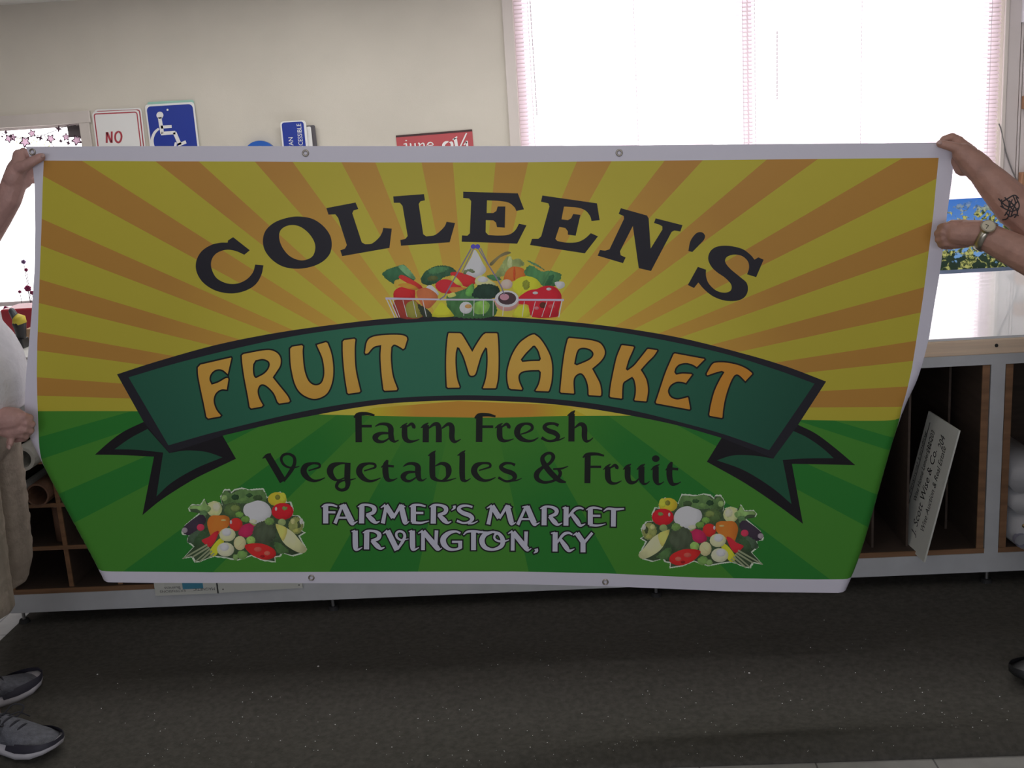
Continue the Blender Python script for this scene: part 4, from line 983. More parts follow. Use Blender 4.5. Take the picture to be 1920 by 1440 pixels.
Yb = WALL_Y-.016
P = Plate(at(176, 205.5, Yb+.008), at(265, 202, Yb+.008), .457, .002)
r = empty('street_sign', P.p(P.w/2, P.h), 'white red-bordered sign behind the NO sign, only its top and right edge showing', 'sign', 'signs on the back wall')
P.board('sign_plate', M_alu, r, .018); P.ring('sign_border', M_signred, r, .014, .006, .008, .008, P.w-.008, P.h-.008, .0005)
P = Plate(at(172, 210, Yb), at(260, 206, Yb), .457, .002)
r = empty('street_sign', P.p(P.w/2, P.h), 'white sign with red border and red word NO on the back wall', 'sign', 'signs on the back wall')
P.board('sign_plate', M_alu, r, .018); P.ring('sign_border', M_signred, r, .014, .006, .008, .008, P.w-.008, P.h-.008, .0006)


def glyphs(P, name, m, parent, strokes, out=.0008):
    return P.shapes(name, m, parent, [[to_uv(P, x, y) for x, y in strk(s)] for s in strokes], out)


glyphs(P, 'sign_lettering', M_signred, r, [[(200.2, 268, 3.6), (200.2, 247.5, 3.6)], [(201, 248, 4.0), (208.5, 267, 4.0)], [(209.6, 268, 3.6), (209.6, 246.5, 3.6)],
                                            [(222, 247, 3.6), (217.5, 250, 3.6), (216, 257, 3.6), (217.5, 264, 3.6), (222, 267, 3.6), (226, 264, 3.6), (228, 256, 3.6), (226, 249, 3.6), (222, 247, 3.6)]])
P = Plate(at(276, 191.5, Yb+.008), at(363, 187, Yb+.008), .45, .0015)
tag(P.board('plastic_film', mat('film_green', (.36, .62, .52), .3), None, .01), 'pale green film edge sticking out behind the blue wheelchair sign', 'film')
P = Plate(at(271, 196.5, Yb), at(363.5, 191, Yb), .457, .003)
r = empty('accessible_parking_sign', P.p(P.w/2, P.h), 'blue sign with white wheelchair symbol on the back wall', 'sign', 'signs on the back wall')
P.board('sign_plate', M_alu, r, .016); P.board('blue_panel', M_signblue, r, .022, .009, .010, P.w-.009, P.h-.010, .0008, .0006)
dot = [to_uv(P, *q) for q in ell(300, 216, 6.6, 6.6)]; bolt = [to_uv(P, *q) for q in ell(314.3, 206, 2, 2, 8)]
o = P.shapes('wheelchair_symbol', M_alu, r, [dot]+[[to_uv(P, x, y) for x, y in strk(s)] for s in [[(299.5, 220, 7), (304.5, 251, 7)], [(302, 238.5, 5.5), (322, 237, 5.5)], [(302, 250.5, 6.5), (329, 248.5, 6.5)], [(327.5, 248, 7), (337.5, 271.5, 7)], [(334, 272, 6), (349, 266, 6)],
     [(298, 241, 4), (290, 249, 5), (285.5, 262, 5.5), (288, 276, 5.5), (297, 287, 5.5), (310, 290, 5.5), (322, 286, 5.5), (328, 276, 5), (330, 267, 4)]]], .0016)
P.shapes('bolt_hole', M_alu, r, [bolt], .0016)
# stack of van accessible signs
Yv = WALL_Y-.05
for k, (a, b, m, lab) in enumerate([((558, 237), (590, 234.5), mat('dark_sign_back', (.10, .09, .10), .6), 'dark sign edge at the back of the VAN ACCESSIBLE stack'), ((552, 239), (582.5, 237), M_alu, 'plain white sign edge right behind the VAN ACCESSIBLE sign')]):  # rearmost plate is a plain dark tone
    Q = Plate(at(*a, Yv+.024-.012*k), at(*b, Yv+.024-.012*k), .30, .006)
    tag(Q.board('sign_plate', m, None, .008), lab, 'sign', 'stacked small signs')
P = Plate(at(524.8, 228, Yv), at(573, 225.2, Yv), .305, .004)
r = empty('van_accessible_sign', P.p(P.w/2, P.h), 'blue and white VAN ACCESSIBLE sign standing sideways, front of its stack', 'sign', 'stacked small signs')
P.board('sign_plate', M_alu, r, .018); P.board('blue_panel', M_signblue, r, .014, .008, .006, P.w-.012, P.h-.01, .0008, .0006)
hgt = lambda px, py: to_uv(P, px, py)
u1, v1 = hgt(545.5, 263); u2, v2 = hgt(560.5, 232)
VA, FA = text_mesh('ACCESSIBLE', 1.0); wa = max(p[0] for p in VA)
s1 = .034
P.text('sign_lettering', M_alu, r, 'ACCESSIBLE', u2+.011, v2+wa*s1*.84, s1, .0016, 0, -math.pi/2, .84)
VB, FB = text_mesh('VAN', 1.0); wb = max(p[0] for p in VB)
P.text('sign_lettering', M_alu, r, 'VAN', u1+.011, hgt(545, 257.5)[1]+wb*s1*.9, s1, .0016, 0, -math.pi/2, .9)
# blue plastic letter
c = at(487, 287, WALL_Y-.03); v = []; f = []
N = 30
for i in range(N+1):
    t = math.radians(-30+i*(240+60)/N)
    for ro, dy in ((.088, 0), (.060, 0), (.060, .028), (.088, .028)):
        v.append((c.x+ro*math.cos(t), c.y+dy-.0, c.z-.020+ro*.95*math.sin(t)))
for i in range(N):
    for k in range(4): f.append((i*4+k, i*4+(k+1) % 4, i*4+4+(k+1) % 4, i*4+4+k))
f += [(0, 3, 2, 1), (N*4, N*4+1, N*4+2, N*4+3)]
tag(mk('sign_letter', v, f, mat('letter_blue', (.02, .11, .46), .35)), 'thick blue plastic letter with a round top on the back wall', 'letter')
# calendar page
Yc = WALL_Y-.004
P = Plate(at(742.3, 255.5, Yc), at(885.3, 244, Yc), .40, .002)
r = empty('calendar', P.p(P.w/2, P.h), 'red paper calendar with white word june on the back wall', 'calendar')
P.board('page', mat('calendar_red', (.46, .075, .085), .6), r); P.board('binding_strip', mat('calendar_strip', (.05, .02, .02), .5), r, 0, 0, -.004, P.w, .006, .0015, .003)
W_ = [[(761.5, 262.3, 3), (761.6, 264.4, 3)], [(756.5, 270.5, 1.6), (760.5, 269.5, 2.6), (762, 271, 3), (762, 281, 3), (759, 285, 2)], [(768.5, 269, 2.4), (770, 270.5, 2.8), (770.3, 277, 2.8), (773, 279.5, 2), (777.5, 277.5, 1.6)], [(778, 268.5, 2.8), (779, 280, 2.8)],
      [(784, 268.5, 2.4), (786.5, 270, 2.8), (787, 280, 2.8)], [(788, 271.5, 1.6), (792, 268.6, 2), (795, 270.5, 2.8), (795.5, 280, 2.8)], [(801, 272.8, 1.4), (812, 271.6, 1.8), (809, 267.3, 2), (804, 268, 2.6), (801.5, 273, 3), (805, 278, 2.4), (813.5, 276, 1.2)],
      [(841, 265.5, 2), (835, 267.5, 5), (831.5, 273, 5.4), (836, 279, 4.6), (843, 279.5, 3), (847.5, 274, 5), (846.5, 267.5, 5), (841, 265.5, 2)], [(849, 262, 2.4), (855, 258.3, 3.2), (857, 256, 2)], [(853.6, 259, 6), (858, 286, 6)], [(874.8, 249.5, 2.6), (858, 286, 2.6)],
      [(870, 272, 2), (875, 266, 3.4)], [(875, 264, 4.4), (877, 286, 4.4)]]
glyphs(P, 'page_lettering', M_alu, r, W_[:7], .0014); glyphs(P, 'page_numeral', M_alu, r, W_[7:], .0014)

# ---- leafy decoration in the small window
M_vine = mat('vine_wire', (.06, .02, .04), .6)
M_leafp = bpy.data.materials.new('leaf_film'); M_leafp.use_nodes = True
_n = M_leafp.node_tree; _n.nodes.remove(_n.nodes['Principled BSDF'])
_d = _n.nodes.new('ShaderNodeBsdfDiffuse'); _d.inputs[0].default_value = (.5, .2, .36, 1); _t = _n.nodes.new('ShaderNodeBsdfTranslucent'); _t.inputs[0].default_value = (.34, .20, .28, 1); _mx = _n.nodes.new('ShaderNodeMixShader'); _mx.inputs[0].default_value = .6
_n.links.new(_d.outputs[0], _mx.inputs[1]); _n.links.new(_t.outputs[0], _mx.inputs[2]); _n.links.new(_mx.outputs[0], _n.nodes['Material Output'].inputs[0])


def film(name, col, back):
    m = M_leafp.copy(); m.name = name
    for n in m.node_tree.nodes:
        if n.type == 'BSDF_DIFFUSE': n.inputs[0].default_value = (*col, 1)
        if n.type == 'BSDF_TRANSLUCENT': n.inputs[0].default_value = (*back, 1)
    return m


M_leafg = film('leaf_film_pale', (.5, .5, .2), (.36, .36, .14)); M_pink = film('petal_film', (.6, .1, .25), (.17, .02, .06)); M_lilac = film('petal_film_lilac', (.5, .3, .6), (.14, .07, .18))
Yw = WALL_Y+.03


def leaf_outline(cx, cy, r, rot, lobes=5):
    o = []
    for i in range(lobes*4):
        t = rot+2*math.pi*i/(lobes*4); k = (1.0, .72, .52, .72)[i % 4]
        o.append((cx+r*k*math.cos(t), cy+r*k*math.sin(t)))
    return o


gar = empty('leaf_garland', at(80, 262, Yw), 'garland of dark wire and outlined pink vine leaves hung across the small window', 'garland')
for pts in [[(-40, 240), (0, 249), (20, 256), (36, 259), (60, 256), (82, 253), (98, 247), (112, 241), (130, 234), (142, 235)], [(82, 253), (95, 268), (102, 276)]]:
    MB().tube([at(x, y, Yw) for x, y in pts], .0017, 6).build('stem', M_vine, gar)
for cx, cy, rr, rot, m in [(q[0], q[1], q[2]*1.2, q[3], q[4]) for q in [(17, 259.5, 8, .2, 'p'), (24, 258, 7, 1, 'p'), (60, 250, 7, .6, 'p'), (47, 266, 10, .4, 'p'), (95, 260, 8, .2, 'p'), (124, 257, 7, .9, 'p'), (144, 263, 9.5, .5, 'p'), (36, 264, 6, .1, 'g'), (64, 268, 6, .8, 'g'), (88, 271, 6, .5, 'g')]]:
    o = leaf_outline(cx, cy, rr, rot); i_ = leaf_outline(cx, cy, rr*.70, rot); N = len(o)
    v = [at(x, y, Yw-.002) for x, y in o]+[at(x, y, Yw-.002) for x, y in i_]
    lf = mk('leaf_outline', v, [(k, (k+1) % N, (k+1) % N+N, k+N) for k in range(N)], M_vine if m == 'p' else M_leafg, gar)
    if m == 'p':
        v = [at(cx, cy, Yw)]+[at(x, y, Yw) for x, y in i_]
        mk('leaf_blade', v, [(0, k+1, (k+1) % N+1) for k in range(N)], film('leaf_film_pink', (.7, .45, .55), (.44, .30, .38)) if 'leaf_film_pink' not in bpy.data.materials else bpy.data.materials['leaf_film_pink'], lf)
for cx, cy, rr, rot in [(11, 248, 3.6, .2), (4, 256, 1.8, 0), (76, 259, 5, .5), (110, 241.5, 6.2, .3), (114, 264.5, 3.4, 0), (128, 268, 4, .4), (70, 258, 2, 0)]:
    for q in range(2):
        t = rot+q*1.35
        MB().tube([at(cx-rr*math.cos(t), cy-rr*math.sin(t), Yw), at(cx, cy, Yw-.002), at(cx+rr*math.cos(t), cy+rr*math.sin(t), Yw)], [.002, .0062, .002], 6).build('bud', mat('bud_purple', (.05, .01, .035), .7) if 'bud_purple' not in bpy.data.materials else bpy.data.materials['bud_purple'], gar)
P = Plate(at(125.5, 236.5, Yw+.02), at(151, 234.5, Yw+.02), .06, .001)
tag(P.board('window_patch', film('patch_grey', (.30, .27, .28), (.055, .05, .05))), 'square grey patch in the top corner of the small window', 'patch')
# flowers standing on the sill
fl = empty('flower_stems', at(45, 566, WALL_Y-.025), 'pink and lilac paper flowers standing on the sill of the small window', 'flowers')
for px, py, m, rr in [(44, 491, M_lilac, 5.5), (49, 506, M_pink, 4.5), (52, 541, M_pink, 8), (60, 549, M_pink, 5), (37, 547, M_pink, 4), (12, 580, M_pink, 8)]:
    c = at(px, py, WALL_Y-.025); mb = MB()
    for k in range(5):
        t = 2*math.pi*k/5+px; d = Vector((math.cos(t), 0, math.sin(t)))*rr*.0012
        mb.ball(c+d, (rr*.0015, .006, rr*.0011), 8, 6)
    h = mb.build('flower_head', m, fl, True)
    MB().tube([c, (c.x+.004, c.y+.006, WALL_Y and W1[2]+.0)], .0016, 6).build('stem', M_vine, h)

# ---- at the left end of the table
M_redc = mat('red_case_plastic', (.34, .02, .035), .4); M_tan = mat('cardboard', (.50, .33, .20), .8, noise=(30, .08)); M_yel = mat('yellow_tape', (.62, .50, .05), .5)
M_desk = mat('white_laminate', (.70, .69, .68), .5)
c0 = atz(40, 652, TZ)
desk = empty('side_table', (c0.x-.35, c0.y+.25, 0), 'white side table at the left end of the long worktable, behind the white t-shirt', 'table')
boxobj('table_top', (c0.x-.95, c0.y-.22, TZ-.03), (-2.115, c0.y+.75, TZ), M_desk, desk, .003)
for x in (c0.x-.92, -2.16):
    for y in (c0.y-.19, c0.y+.69): boxobj('leg', (x, y, 0), (x+.04, y+.04, TZ-.03), M_steel, desk)
bx = tag(boxobj('cardboard_box', (c0.x-.02, c0.y+.09, TZ+.0005), (-2.118, c0.y+.24, TZ+.062), M_tan, None, .003), 'brown cardboard box right behind the black drill on the side table', 'box')
rc = empty('tool_case', (c0.x+.0, c0.y+.45, TZ), 'red plastic tool case behind the black drill on the side table', 'case')
boxobj('case_body', (c0.x-.24, c0.y+.34, TZ+.0005), (-2.12, c0.y+.52, TZ+.115), M_redc, rc, .008)
boxobj('case_lid', (c0.x+.02, c0.y+.30, TZ+.116), (-2.12, c0.y+.52, TZ+.165), M_redc, rc, .012)
Yd = c0.y
dr = empty('cordless_drill', at(40, 650, Yd), 'black cordless drill with yellow band standing on the side table', 'drill')
MB().capsule([at(22, 583, Yd), at(29, 595, Yd)], [.013, .016]).build('chuck', mat('drill_grey', (.10, .11, .12), .35, .3), dr, True)
MB().tube([at(29, 594, Yd), at(35, 599, Yd), at(39, 608, Yd)], [.018, .030, .026], 14).build('motor_housing', M_yel, dr, True)
MB().capsule([at(36, 606, Yd), at(38, 616, Yd), at(40, 630, Yd)], [.028, .024, .020]).build('handle', M_black, dr, True)
z_ = at(40, 640, Yd)
boxobj('battery', (z_.x-.026, Yd-.03, TZ+.0008), (z_.x+.020, Yd+.03, TZ+.040), M_black, dr, .004)

# ---- rolls in the pigeonholes
M_pipe = mat('white_tube', (.55, .55, .50), .5); M_kraft = mat('kraft_roll', (.17, .09, .055), .7)


def roll(name, p, length, ro, ri, m, label, cat, grp=None, tilt=0):
    """hollow roll lying front to back, its open end at p"""
    v = []; f = []; N = 22
    for i in range(N):
        t = 2*math.pi*i/N; c, s = math.cos(t), math.sin(t)
        for r_, y in ((ro, 0), (ri, 0), (ri, length), (ro, length)): v.append((p[0]+r_*c+tilt*y, p[1]+y, p[2]+r_*s))
    for i in range(N):
        for k in range(4): f.append((i*4+k, i*4+(k+1) % 4, ((i+1) % N)*4+(k+1) % 4, ((i+1) % N)*4+k))
    return tag(mk(name, v, f, m, None, False), label, cat, grp)


sh_z = lambda z: z+.0075
roll('plastic_tube', (at(41, 857, 3.60).x, 3.60, sh_z(.62)+.045), .8, .043, .031, M_pipe, 'white plastic tube sticking out of the pigeonholes under the table behind the tan trousers', 'tube', 'tubes in the pigeonholes')
roll('vinyl_roll', (-1.958, 3.66, sh_z(.458)+.034), .7, .033, .02, M_pipe, 'pale vinyl roll lying in the pigeonhole below the white plastic tube', 'roll', 'tubes in the pigeonholes')
roll('kraft_roll', (-1.879, 3.70, sh_z(.458)+.043), .7, .042, .036, M_kraft, 'brown paper roll in the pigeonhole beside the pale vinyl roll', 'roll', 'tubes in the pigeonholes')
c = at(113, 962, 3.80); mb = MB()
mb.tube([(c.x, 3.80, .304), (c.x, 3.80, .437)], .027, 20)
ut = tag(mb.build('cardboard_tube', M_kraft, None, True), 'brown upright cardboard tube with a white rim beside the curled banner corner', 'tube')
o = MB(); o.tube([(c.x, 3.80, .437), (c.x, 3.80, .445)], [.0285, .0285], 20); o.build('tube_rim', M_pipe, ut)

# ---- the business sign leaning in the upright slots
A0 = at(1732, 1054, 3.65); B0 = at(1798, 807, 3.65)
D0 = Vector((-.03, .30, .0)); D0 = (D0-(B0-A0)*D0.dot(B0-A0)/(B0-A0).length_squared).normalized()
e_dir = (B0-A0).normalized(); nn = e_dir.cross(D0).normalized()
if nn.x > 0: nn = -nn
L_ = (B0-A0).length; dep = .24
sg = empty('business_sign', A0, 'white business sign with black lettering leaning out of the upright slots', 'sign')
v = [A0, B0, B0+D0*dep, A0+D0*dep]; v += [p-nn*.006 for p in v]
mk('sign_board', v, [(0, 1, 2, 3), (7, 6, 5, 4), (0, 4, 5, 1), (1, 5, 6, 2), (2, 6, 7, 3), (3, 7, 4, 0)], mat('sign_board_white', (.66, .67, .60), .55), sg)


def btext(string, along, back, size, wlen=None):
    V, F = text_mesh(string, size, .25); w = max(p[0] for p in V); k = (wlen/w) if wlen else 1
    P_ = [A0+e_dir*(along+x*k)+D0*(back+y)+nn*.0008 for x, y, z in V]
    mk('sign_lettering', P_, F, M_black, sg)


btext('Wise Auction & Real Estate', .085, .052, .040, .66*L_)
btext('J. Scott Wise & Co.', .055, .105, .052, .66*L_); btext('204', .80*L_, .075, .052, .10*L_)
btext('Wise Home Lenders LLC', .16, .160, .034, .50*L_); btext('202-203', .72*L_, .155, .040, .17*L_)
btext('Financial Lending', .17, .214, .022, .50*L_)
vv = [A0+e_dir*a+D0*b+nn*.0009 for a, b in ((.12, .205), (.93*L_, .205), (.93*L_, .209), (.12, .209))]
mk('sign_rule', vv, [(0, 1, 2, 3)], M_black, sg)

# ---- the magnetic signs hanging upside down below the banner
Ym = 3.712
P = Plate(at(568, 1102, Ym), at(411, 1111.5, Ym), .26, .002, down=(0, 0, 1))
r = empty('magnetic_sign', P.p(P.w/2, 0), 'right upside-down white panel with corner dots below the banner edge', 'sign', 'panels hanging below the banner')
M_panelw = mat('panel_white', (.60, .61, .55), .5)
P.board('panel', M_panelw, r, 0, t=-.0015)
for q in ((418.5, 1104.5), (561, 1096.5)):
    P.shapes('corner_dot', M_black, r, [[to_uv(P, *z) for z in ell(*q, 1.3, 1.3, 8)]], .0024)
P = Plate(at(410, 1112, Ym), at(292, 1117, Ym), .26, .002, down=(0, 0, 1))
r = empty('magnetic_sign', P.p(P.w/2, 0), 'left upside-down white panel with dark lettering below the banner edge', 'sign', 'panels hanging below the banner')
P.board('panel', M_panelw, r, 0, t=-.0015)
P.board('edge_line', M_black, r, 0, 0, 0, .004, P.h, .0022, .0004)
P.text('panel_lettering', mat('faded_ink', (.10, .10, .10), .7), r, 'MAGNETIC', .010, .024, .016, .0022, 0, math.pi and 0, 1.0)
P.text('panel_lettering', bpy.data.materials['faded_ink'], r, 'EXTENSIONS', .118, .020, .013, .0022, 0, 0, 1.25)
u_, v_ = to_uv(P, 381, 1098)
P.board('blue_box', mat('panel_blue', (.06, .25, .36), .5), r, 0, u_, v_-.010, u_+.075, v_+.03, .0022, .0004)
P.text('panel_lettering', bpy.data.materials['faded_ink'], r, 'Business', u_+.082, v_+.002, .016, .0022, 0, 0, 1.1)

# ---- rolled banners right of the steel post
M_cloth = mat('rolled_vinyl', (.52, .52, .53), .55); M_spot = mat('brass_eyelet', (.30, .22, .10), .4, .8)


def bundle(path, w, h, label, eye, rolled):
    r = empty('folded_banner', path[0], label, 'banner', 'banners stored in the table')
    v = []; f = []; N = 16
    for i, p in enumerate(path):
        for k in range(N):
            t = 2*math.pi*k/N; c, s = math.cos(t), math.sin(t)
            sq = lambda q: math.copysign(abs(q)**.6, q)
            v.append((p[0]+w*sq(c), p[1], p[2]+h*(1+sq(s))+.006*math.sin(i*2+c*3)))
    for i in range(len(path)-1):
        for k in range(N): f.append((i*N+k, i*N+(k+1) % N, (i+1)*N+(k+1) % N, (i+1)*N+k))
    f += [tuple(reversed(range(N))), tuple((len(path)-1)*N+k for k in range(N))]
    mk('folded_vinyl', v, f, M_cloth, r, True)
    for q in eye:
        mb = MB(); mb.ball(q, (.014, .004, .009), 10, 6); mb.build('eyelet', M_spot, r, True)
    return r


bx_ = 1.507+.085
b2 = bundle([(bx_+.02, 3.69, .1447), (bx_, 3.85, .1447), (bx_, 4.2, .1447)], .082, .060, 'lower white rolled banner beside the steel post under the table', [(bx_-.035, 3.687, .235)], True)
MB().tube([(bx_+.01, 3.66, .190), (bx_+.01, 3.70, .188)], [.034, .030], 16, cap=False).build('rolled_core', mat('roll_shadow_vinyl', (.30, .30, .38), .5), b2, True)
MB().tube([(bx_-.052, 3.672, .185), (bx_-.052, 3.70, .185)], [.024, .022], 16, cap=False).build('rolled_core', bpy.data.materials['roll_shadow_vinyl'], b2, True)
bundle([(bx_+.01, 3.715, .268), (bx_+.005, 3.85, .275), (bx_, 4.2, .27)], .080, .034, 'middle white folded banner beside the steel post under the table', [(bx_+.0, 3.712, .312)], False)
bundle([(bx_+.005, 3.735, .340), (bx_, 3.85, .350), (bx_, 4.2, .34)], .080, .050, 'topmost white folded banner beside the steel post under the table', [(bx_+.045, 3.731, .362)], False)

# ---- the tree photograph standing on the table
Yp = 3.655
PX0, PX1 = at(1600, 450, Yp).x, at(1912, 450, Yp).x
PZ0, PZ1 = at(1765, 514, Yp).z, at(1780, 374, Yp).z
pic = empty('canvas_print', ((PX0+PX1)/2, Yp, PZ0), 'canvas print of leafy branches against blue sky above the table edge behind the right hands', 'picture')
M_canv = mat('canvas_print', (.2, .3, .6), .5)
_nt = M_canv.node_tree; _b = _nt.nodes['Principled BSDF']; _N = _nt.nodes.new


def nz(scale, detail=4, rough=.6, dist=.0, stretch=(1, 1, 1)):
    tc = _N('ShaderNodeTexCoord'); mp = _N('ShaderNodeMapping'); mp.inputs['Scale'].default_value = stretch; n = _N('ShaderNodeTexNoise'); n.inputs['Scale'].default_value = scale; n.inputs['Detail'].default_value = detail; n.inputs['Roughness'].default_value = rough; n.inputs['Distortion'].default_value = dist
    _nt.links.new(tc.outputs['Object'], mp.inputs[0]); _nt.links.new(mp.outputs[0], n.inputs['Vector']); return n


_tc = _N('ShaderNodeTexCoord'); _sep = _N('ShaderNodeSeparateXYZ'); _nt.links.new(_tc.outputs['Object'], _sep.inputs[0])
sky = _N('ShaderNodeValToRGB'); _mr = _N('ShaderNodeMapRange'); _mr.inputs['From Min'].default_value = 0; _mr.inputs['From Max'].default_value = PZ1-PZ0
_nt.links.new(_sep.outputs['Z'], _mr.inputs[0]); _nt.links.new(_mr.outputs[0], sky.inputs[0])
sky.color_ramp.elements[0].color = (.26, .52, .86, 1); sky.color_ramp.elements[1].color = (.07, .24, .74, 1)


def over(base, col, fac):
    m = _N('ShaderNodeMix'); m.data_type = 'RGBA'; _nt.links.new(base, m.inputs[6]); _nt.links.new(fac, m.inputs[0])
    if isinstance(col, tuple): m.inputs[7].default_value = (*col, 1)
    else: _nt.links.new(col, m.inputs[7])
    return m.outputs[2]


def thr(sock, lo, hi):
    r_ = _N('ShaderNodeMapRange'); r_.inputs['From Min'].default_value = lo; r_.inputs['From Max'].default_value = hi; _nt.links.new(sock, r_.inputs[0]); return r_.outputs[0]


def add(a_, b_, k):
    m = _N('ShaderNodeMath'); m.operation = 'MULTIPLY_ADD'; _nt.links.new(b_, m.inputs[0]); m.inputs[1].default_value = k; _nt.links.new(a_, m.inputs[2]); return m.outputs[0]


hedge = add(nz(20, 5).outputs['Fac'], _mr.outputs[0], -.55)
lv = nz(26, 3, .5, .6)
col = over(sky.outputs[0], (.03, .055, .035), thr(hedge, .30, .34))
_leafmask = thr(nz(42, 2, .4, 1.2).outputs['Fac'], .50, .54)
_lc = _N('ShaderNodeValToRGB'); _lc.color_ramp.elements[0].color = (.05, .08, .03, 1); _lc.color_ramp.elements[1].color = (.62, .64, .20, 1); _lc.color_ramp.elements[0].position = .42; _lc.color_ramp.elements[1].position = .58
_nt.links.new(nz(85, 2).outputs['Fac'], _lc.inputs[0])
_up = _N('ShaderNodeMapRange'); _up.inputs['From Min'].default_value = .98; _up.inputs['From Max'].default_value = .80; _nt.links.new(_mr.outputs[0], _up.inputs[0])
_mm = _N('ShaderNodeMath'); _mm.operation = 'MULTIPLY'; _nt.links.new(_leafmask, _mm.inputs[0]); _nt.links.new(_up.outputs[0], _mm.inputs[1])
col = over(col, _lc.outputs[0], _mm.outputs[0])
_nt.links.new(col, _b.inputs['Base Color'])
_tl = _N('ShaderNodeBsdfTranslucent'); _nt.links.new(col, _tl.inputs[0]); _ms = _N('ShaderNodeMixShader'); _ms.inputs[0].default_value = .6      # thin cloth lets the daylight through
_nt.links.new(_b.outputs[0], _ms.inputs[1]); _nt.links.new(_tl.outputs[0], _ms.inputs[2]); _nt.links.new(_ms.outputs[0], _nt.nodes['Material Output'].inputs[0])
mk('canvas', [(PX0, Yp, PZ0+.012), (PX1, Yp, PZ0+.012), (PX1, Yp, PZ1), (PX0, Yp, PZ1)], [(0, 1, 2, 3)], M_canv, pic)
mb = MB(); mb.box((PX0, Yp+.0012, PZ0+.0125), (PX0+.02, Yp+.03, PZ1)); mb.box((PX1-.02, Yp+.0012, PZ0+.0125), (PX1, Yp+.03, PZ1))
mb.build('stretcher_frame', M_ply, pic)
boxobj('mounting_post', (PX0+.02, Yp+.031, TZ+.0005), (PX0+.045, Yp+.12, PZ1-.03), M_steel, pic)
boxobj('lower_edge', (PX0, Yp-.001, PZ0), (PX1, Yp+.03, PZ0+.012), mat('canvas_edge_blue', (.32, .42, .62), .5), pic)

# ---- on the panelled wall at the right
M_blockw = mat('bracket_wood', (.34, .17, .09), .55, noise=(20, .15))
for z, zt, lab in [(1.590, 1.655, 'upper brown wooden block on the panelled wall right of the window'), (1.205, 1.272, 'middle brown wooden block on the panelled wall right of the window'), (1.04, 1.105, 'lowest brown wooden block on the panelled wall, mirrored in the table top')]:
    tag(boxobj('wood_block', (2.404, WALL_Y-.062, z), (2.50, WALL_Y-.0125, zt), M_blockw, None, .003), lab, 'block', 'wooden blocks on the panelled wall')
tag(boxobj('wall_switch_box', (2.384, WALL_Y-.045, 2.015), (2.46, WALL_Y-.0125, 2.17), mat('switch_white', (.80, .78, .84), .4), None, .004), 'white plastic box high on the panelled wall right of the window', 'box')
cab = [at(x, y, WALL_Y-.018) for x, y in [(1873, 232), (1877, 243), (1880, 258), (1886, 285), (1895, 312), (1905, 335), (1912, 352)]]
cab += [Vector((2.42, WALL_Y-.018, 1.12)), Vector((2.36, WALL_Y-.018, 1.06))]
tag(MB().tube([tuple(q) for q in cr([tuple(c) for c in cab], False, 4)], .0032, 7).build('wall_cable', mat('cable_grey', (.16, .15, .15), .5), None, True), 'thin grey cable hanging on the panelled wall beside the window', 'cable')
# ================================================================== the two people holding the banner
M_skin1 = mat('skin_warm', (.50, .29, .255), .55, noise=(35, .10), bump=(120, .15))
M_skin2 = mat('skin_tan', (.45, .25, .195), .55, noise=(35, .12), bump=(120, .15))
M_shirt = mat('white_cotton', (.74, .73, .78), .9, noise=(50, .04), bump=(90, .25))
M_khaki = mat('khaki_cotton', (.31, .255, .205), .9, noise=(24, .10), bump=(60, .3))
M_jeans = mat('dark_denim', (.06, .07, .10), .9, noise=(40, .15))
M_hair = mat('hair_grey', (.20, .17, .14), .8, noise=(60, .3, (1, 1, .2)))
M_eyew = mat('eye_white', (.8, .78, .75), .3); M_iris = mat('iris', (.06, .04, .03), .3)
M_sgrey = mat('shoe_grey_mesh', (.135, .14, .165), .8, noise=(70, .25), bump=(300, .4)); M_sdark = mat('shoe_dark_trim', (.035, .033, .05), .6)
M_sole = mat('shoe_sole_white', (.60, .58, .62), .6); M_lace = mat('shoe_lace', (.03, .03, .04), .8); M_sblue = mat('shoe_blue', (.02, .06, .42), .5)
M_sblack = mat('shoe_black', (.022, .022, .024), .4); M_nail = mat('finger_nail', (.55, .36, .32), .35)
V3 = Vector


def head(mb, c, face):
    """head with brow, nose, lips, chin and ears; face = flat unit vector it looks along"""
    F = V3(face).normalized(); S = V3((0, 0, 1)).cross(F); R = Matrix((S, F, V3((0, 0, 1)))).transposed()
    P = lambda s, f, z: c+S*s+F*f+V3((0, 0, z))
    mb.ball(P(0, -.012, .045), (.076, .096, .092), 20, 14, R); mb.ball(P(0, .022, -.035), (.060, .070, .075), 18, 12, R); mb.ball(P(0, .058, -.088), (.032, .026, .024), 12, 8, R)
    mb.ball(P(0, .078, .030), (.052, .018, .012), 12, 8, R)
    mb.capsule([P(0, .084, .018), P(0, .100, -.014), P(0, .104, -.024)], [.009, .013, .015]); mb.ball(P(.013, .094, -.027), .009, 8, 6); mb.ball(P(-.013, .094, -.027), .009, 8, 6)
    mb.capsule([P(-.022, .079, -.056), P(0, .088, -.054), P(.022, .079, -.056)], [.006, .008, .006]); mb.capsule([P(-.020, .078, -.066), P(0, .086, -.067), P(.020, .078, -.066)], [.006, .008, .006])
    for s in (-1, 1): mb.ball(P(s*.076, -.008, .0), (.010, .022, .034), 12, 8, R); mb.ball(P(s*.040, .064, -.018), (.022, .020, .020), 10, 8, R)
    return P, R


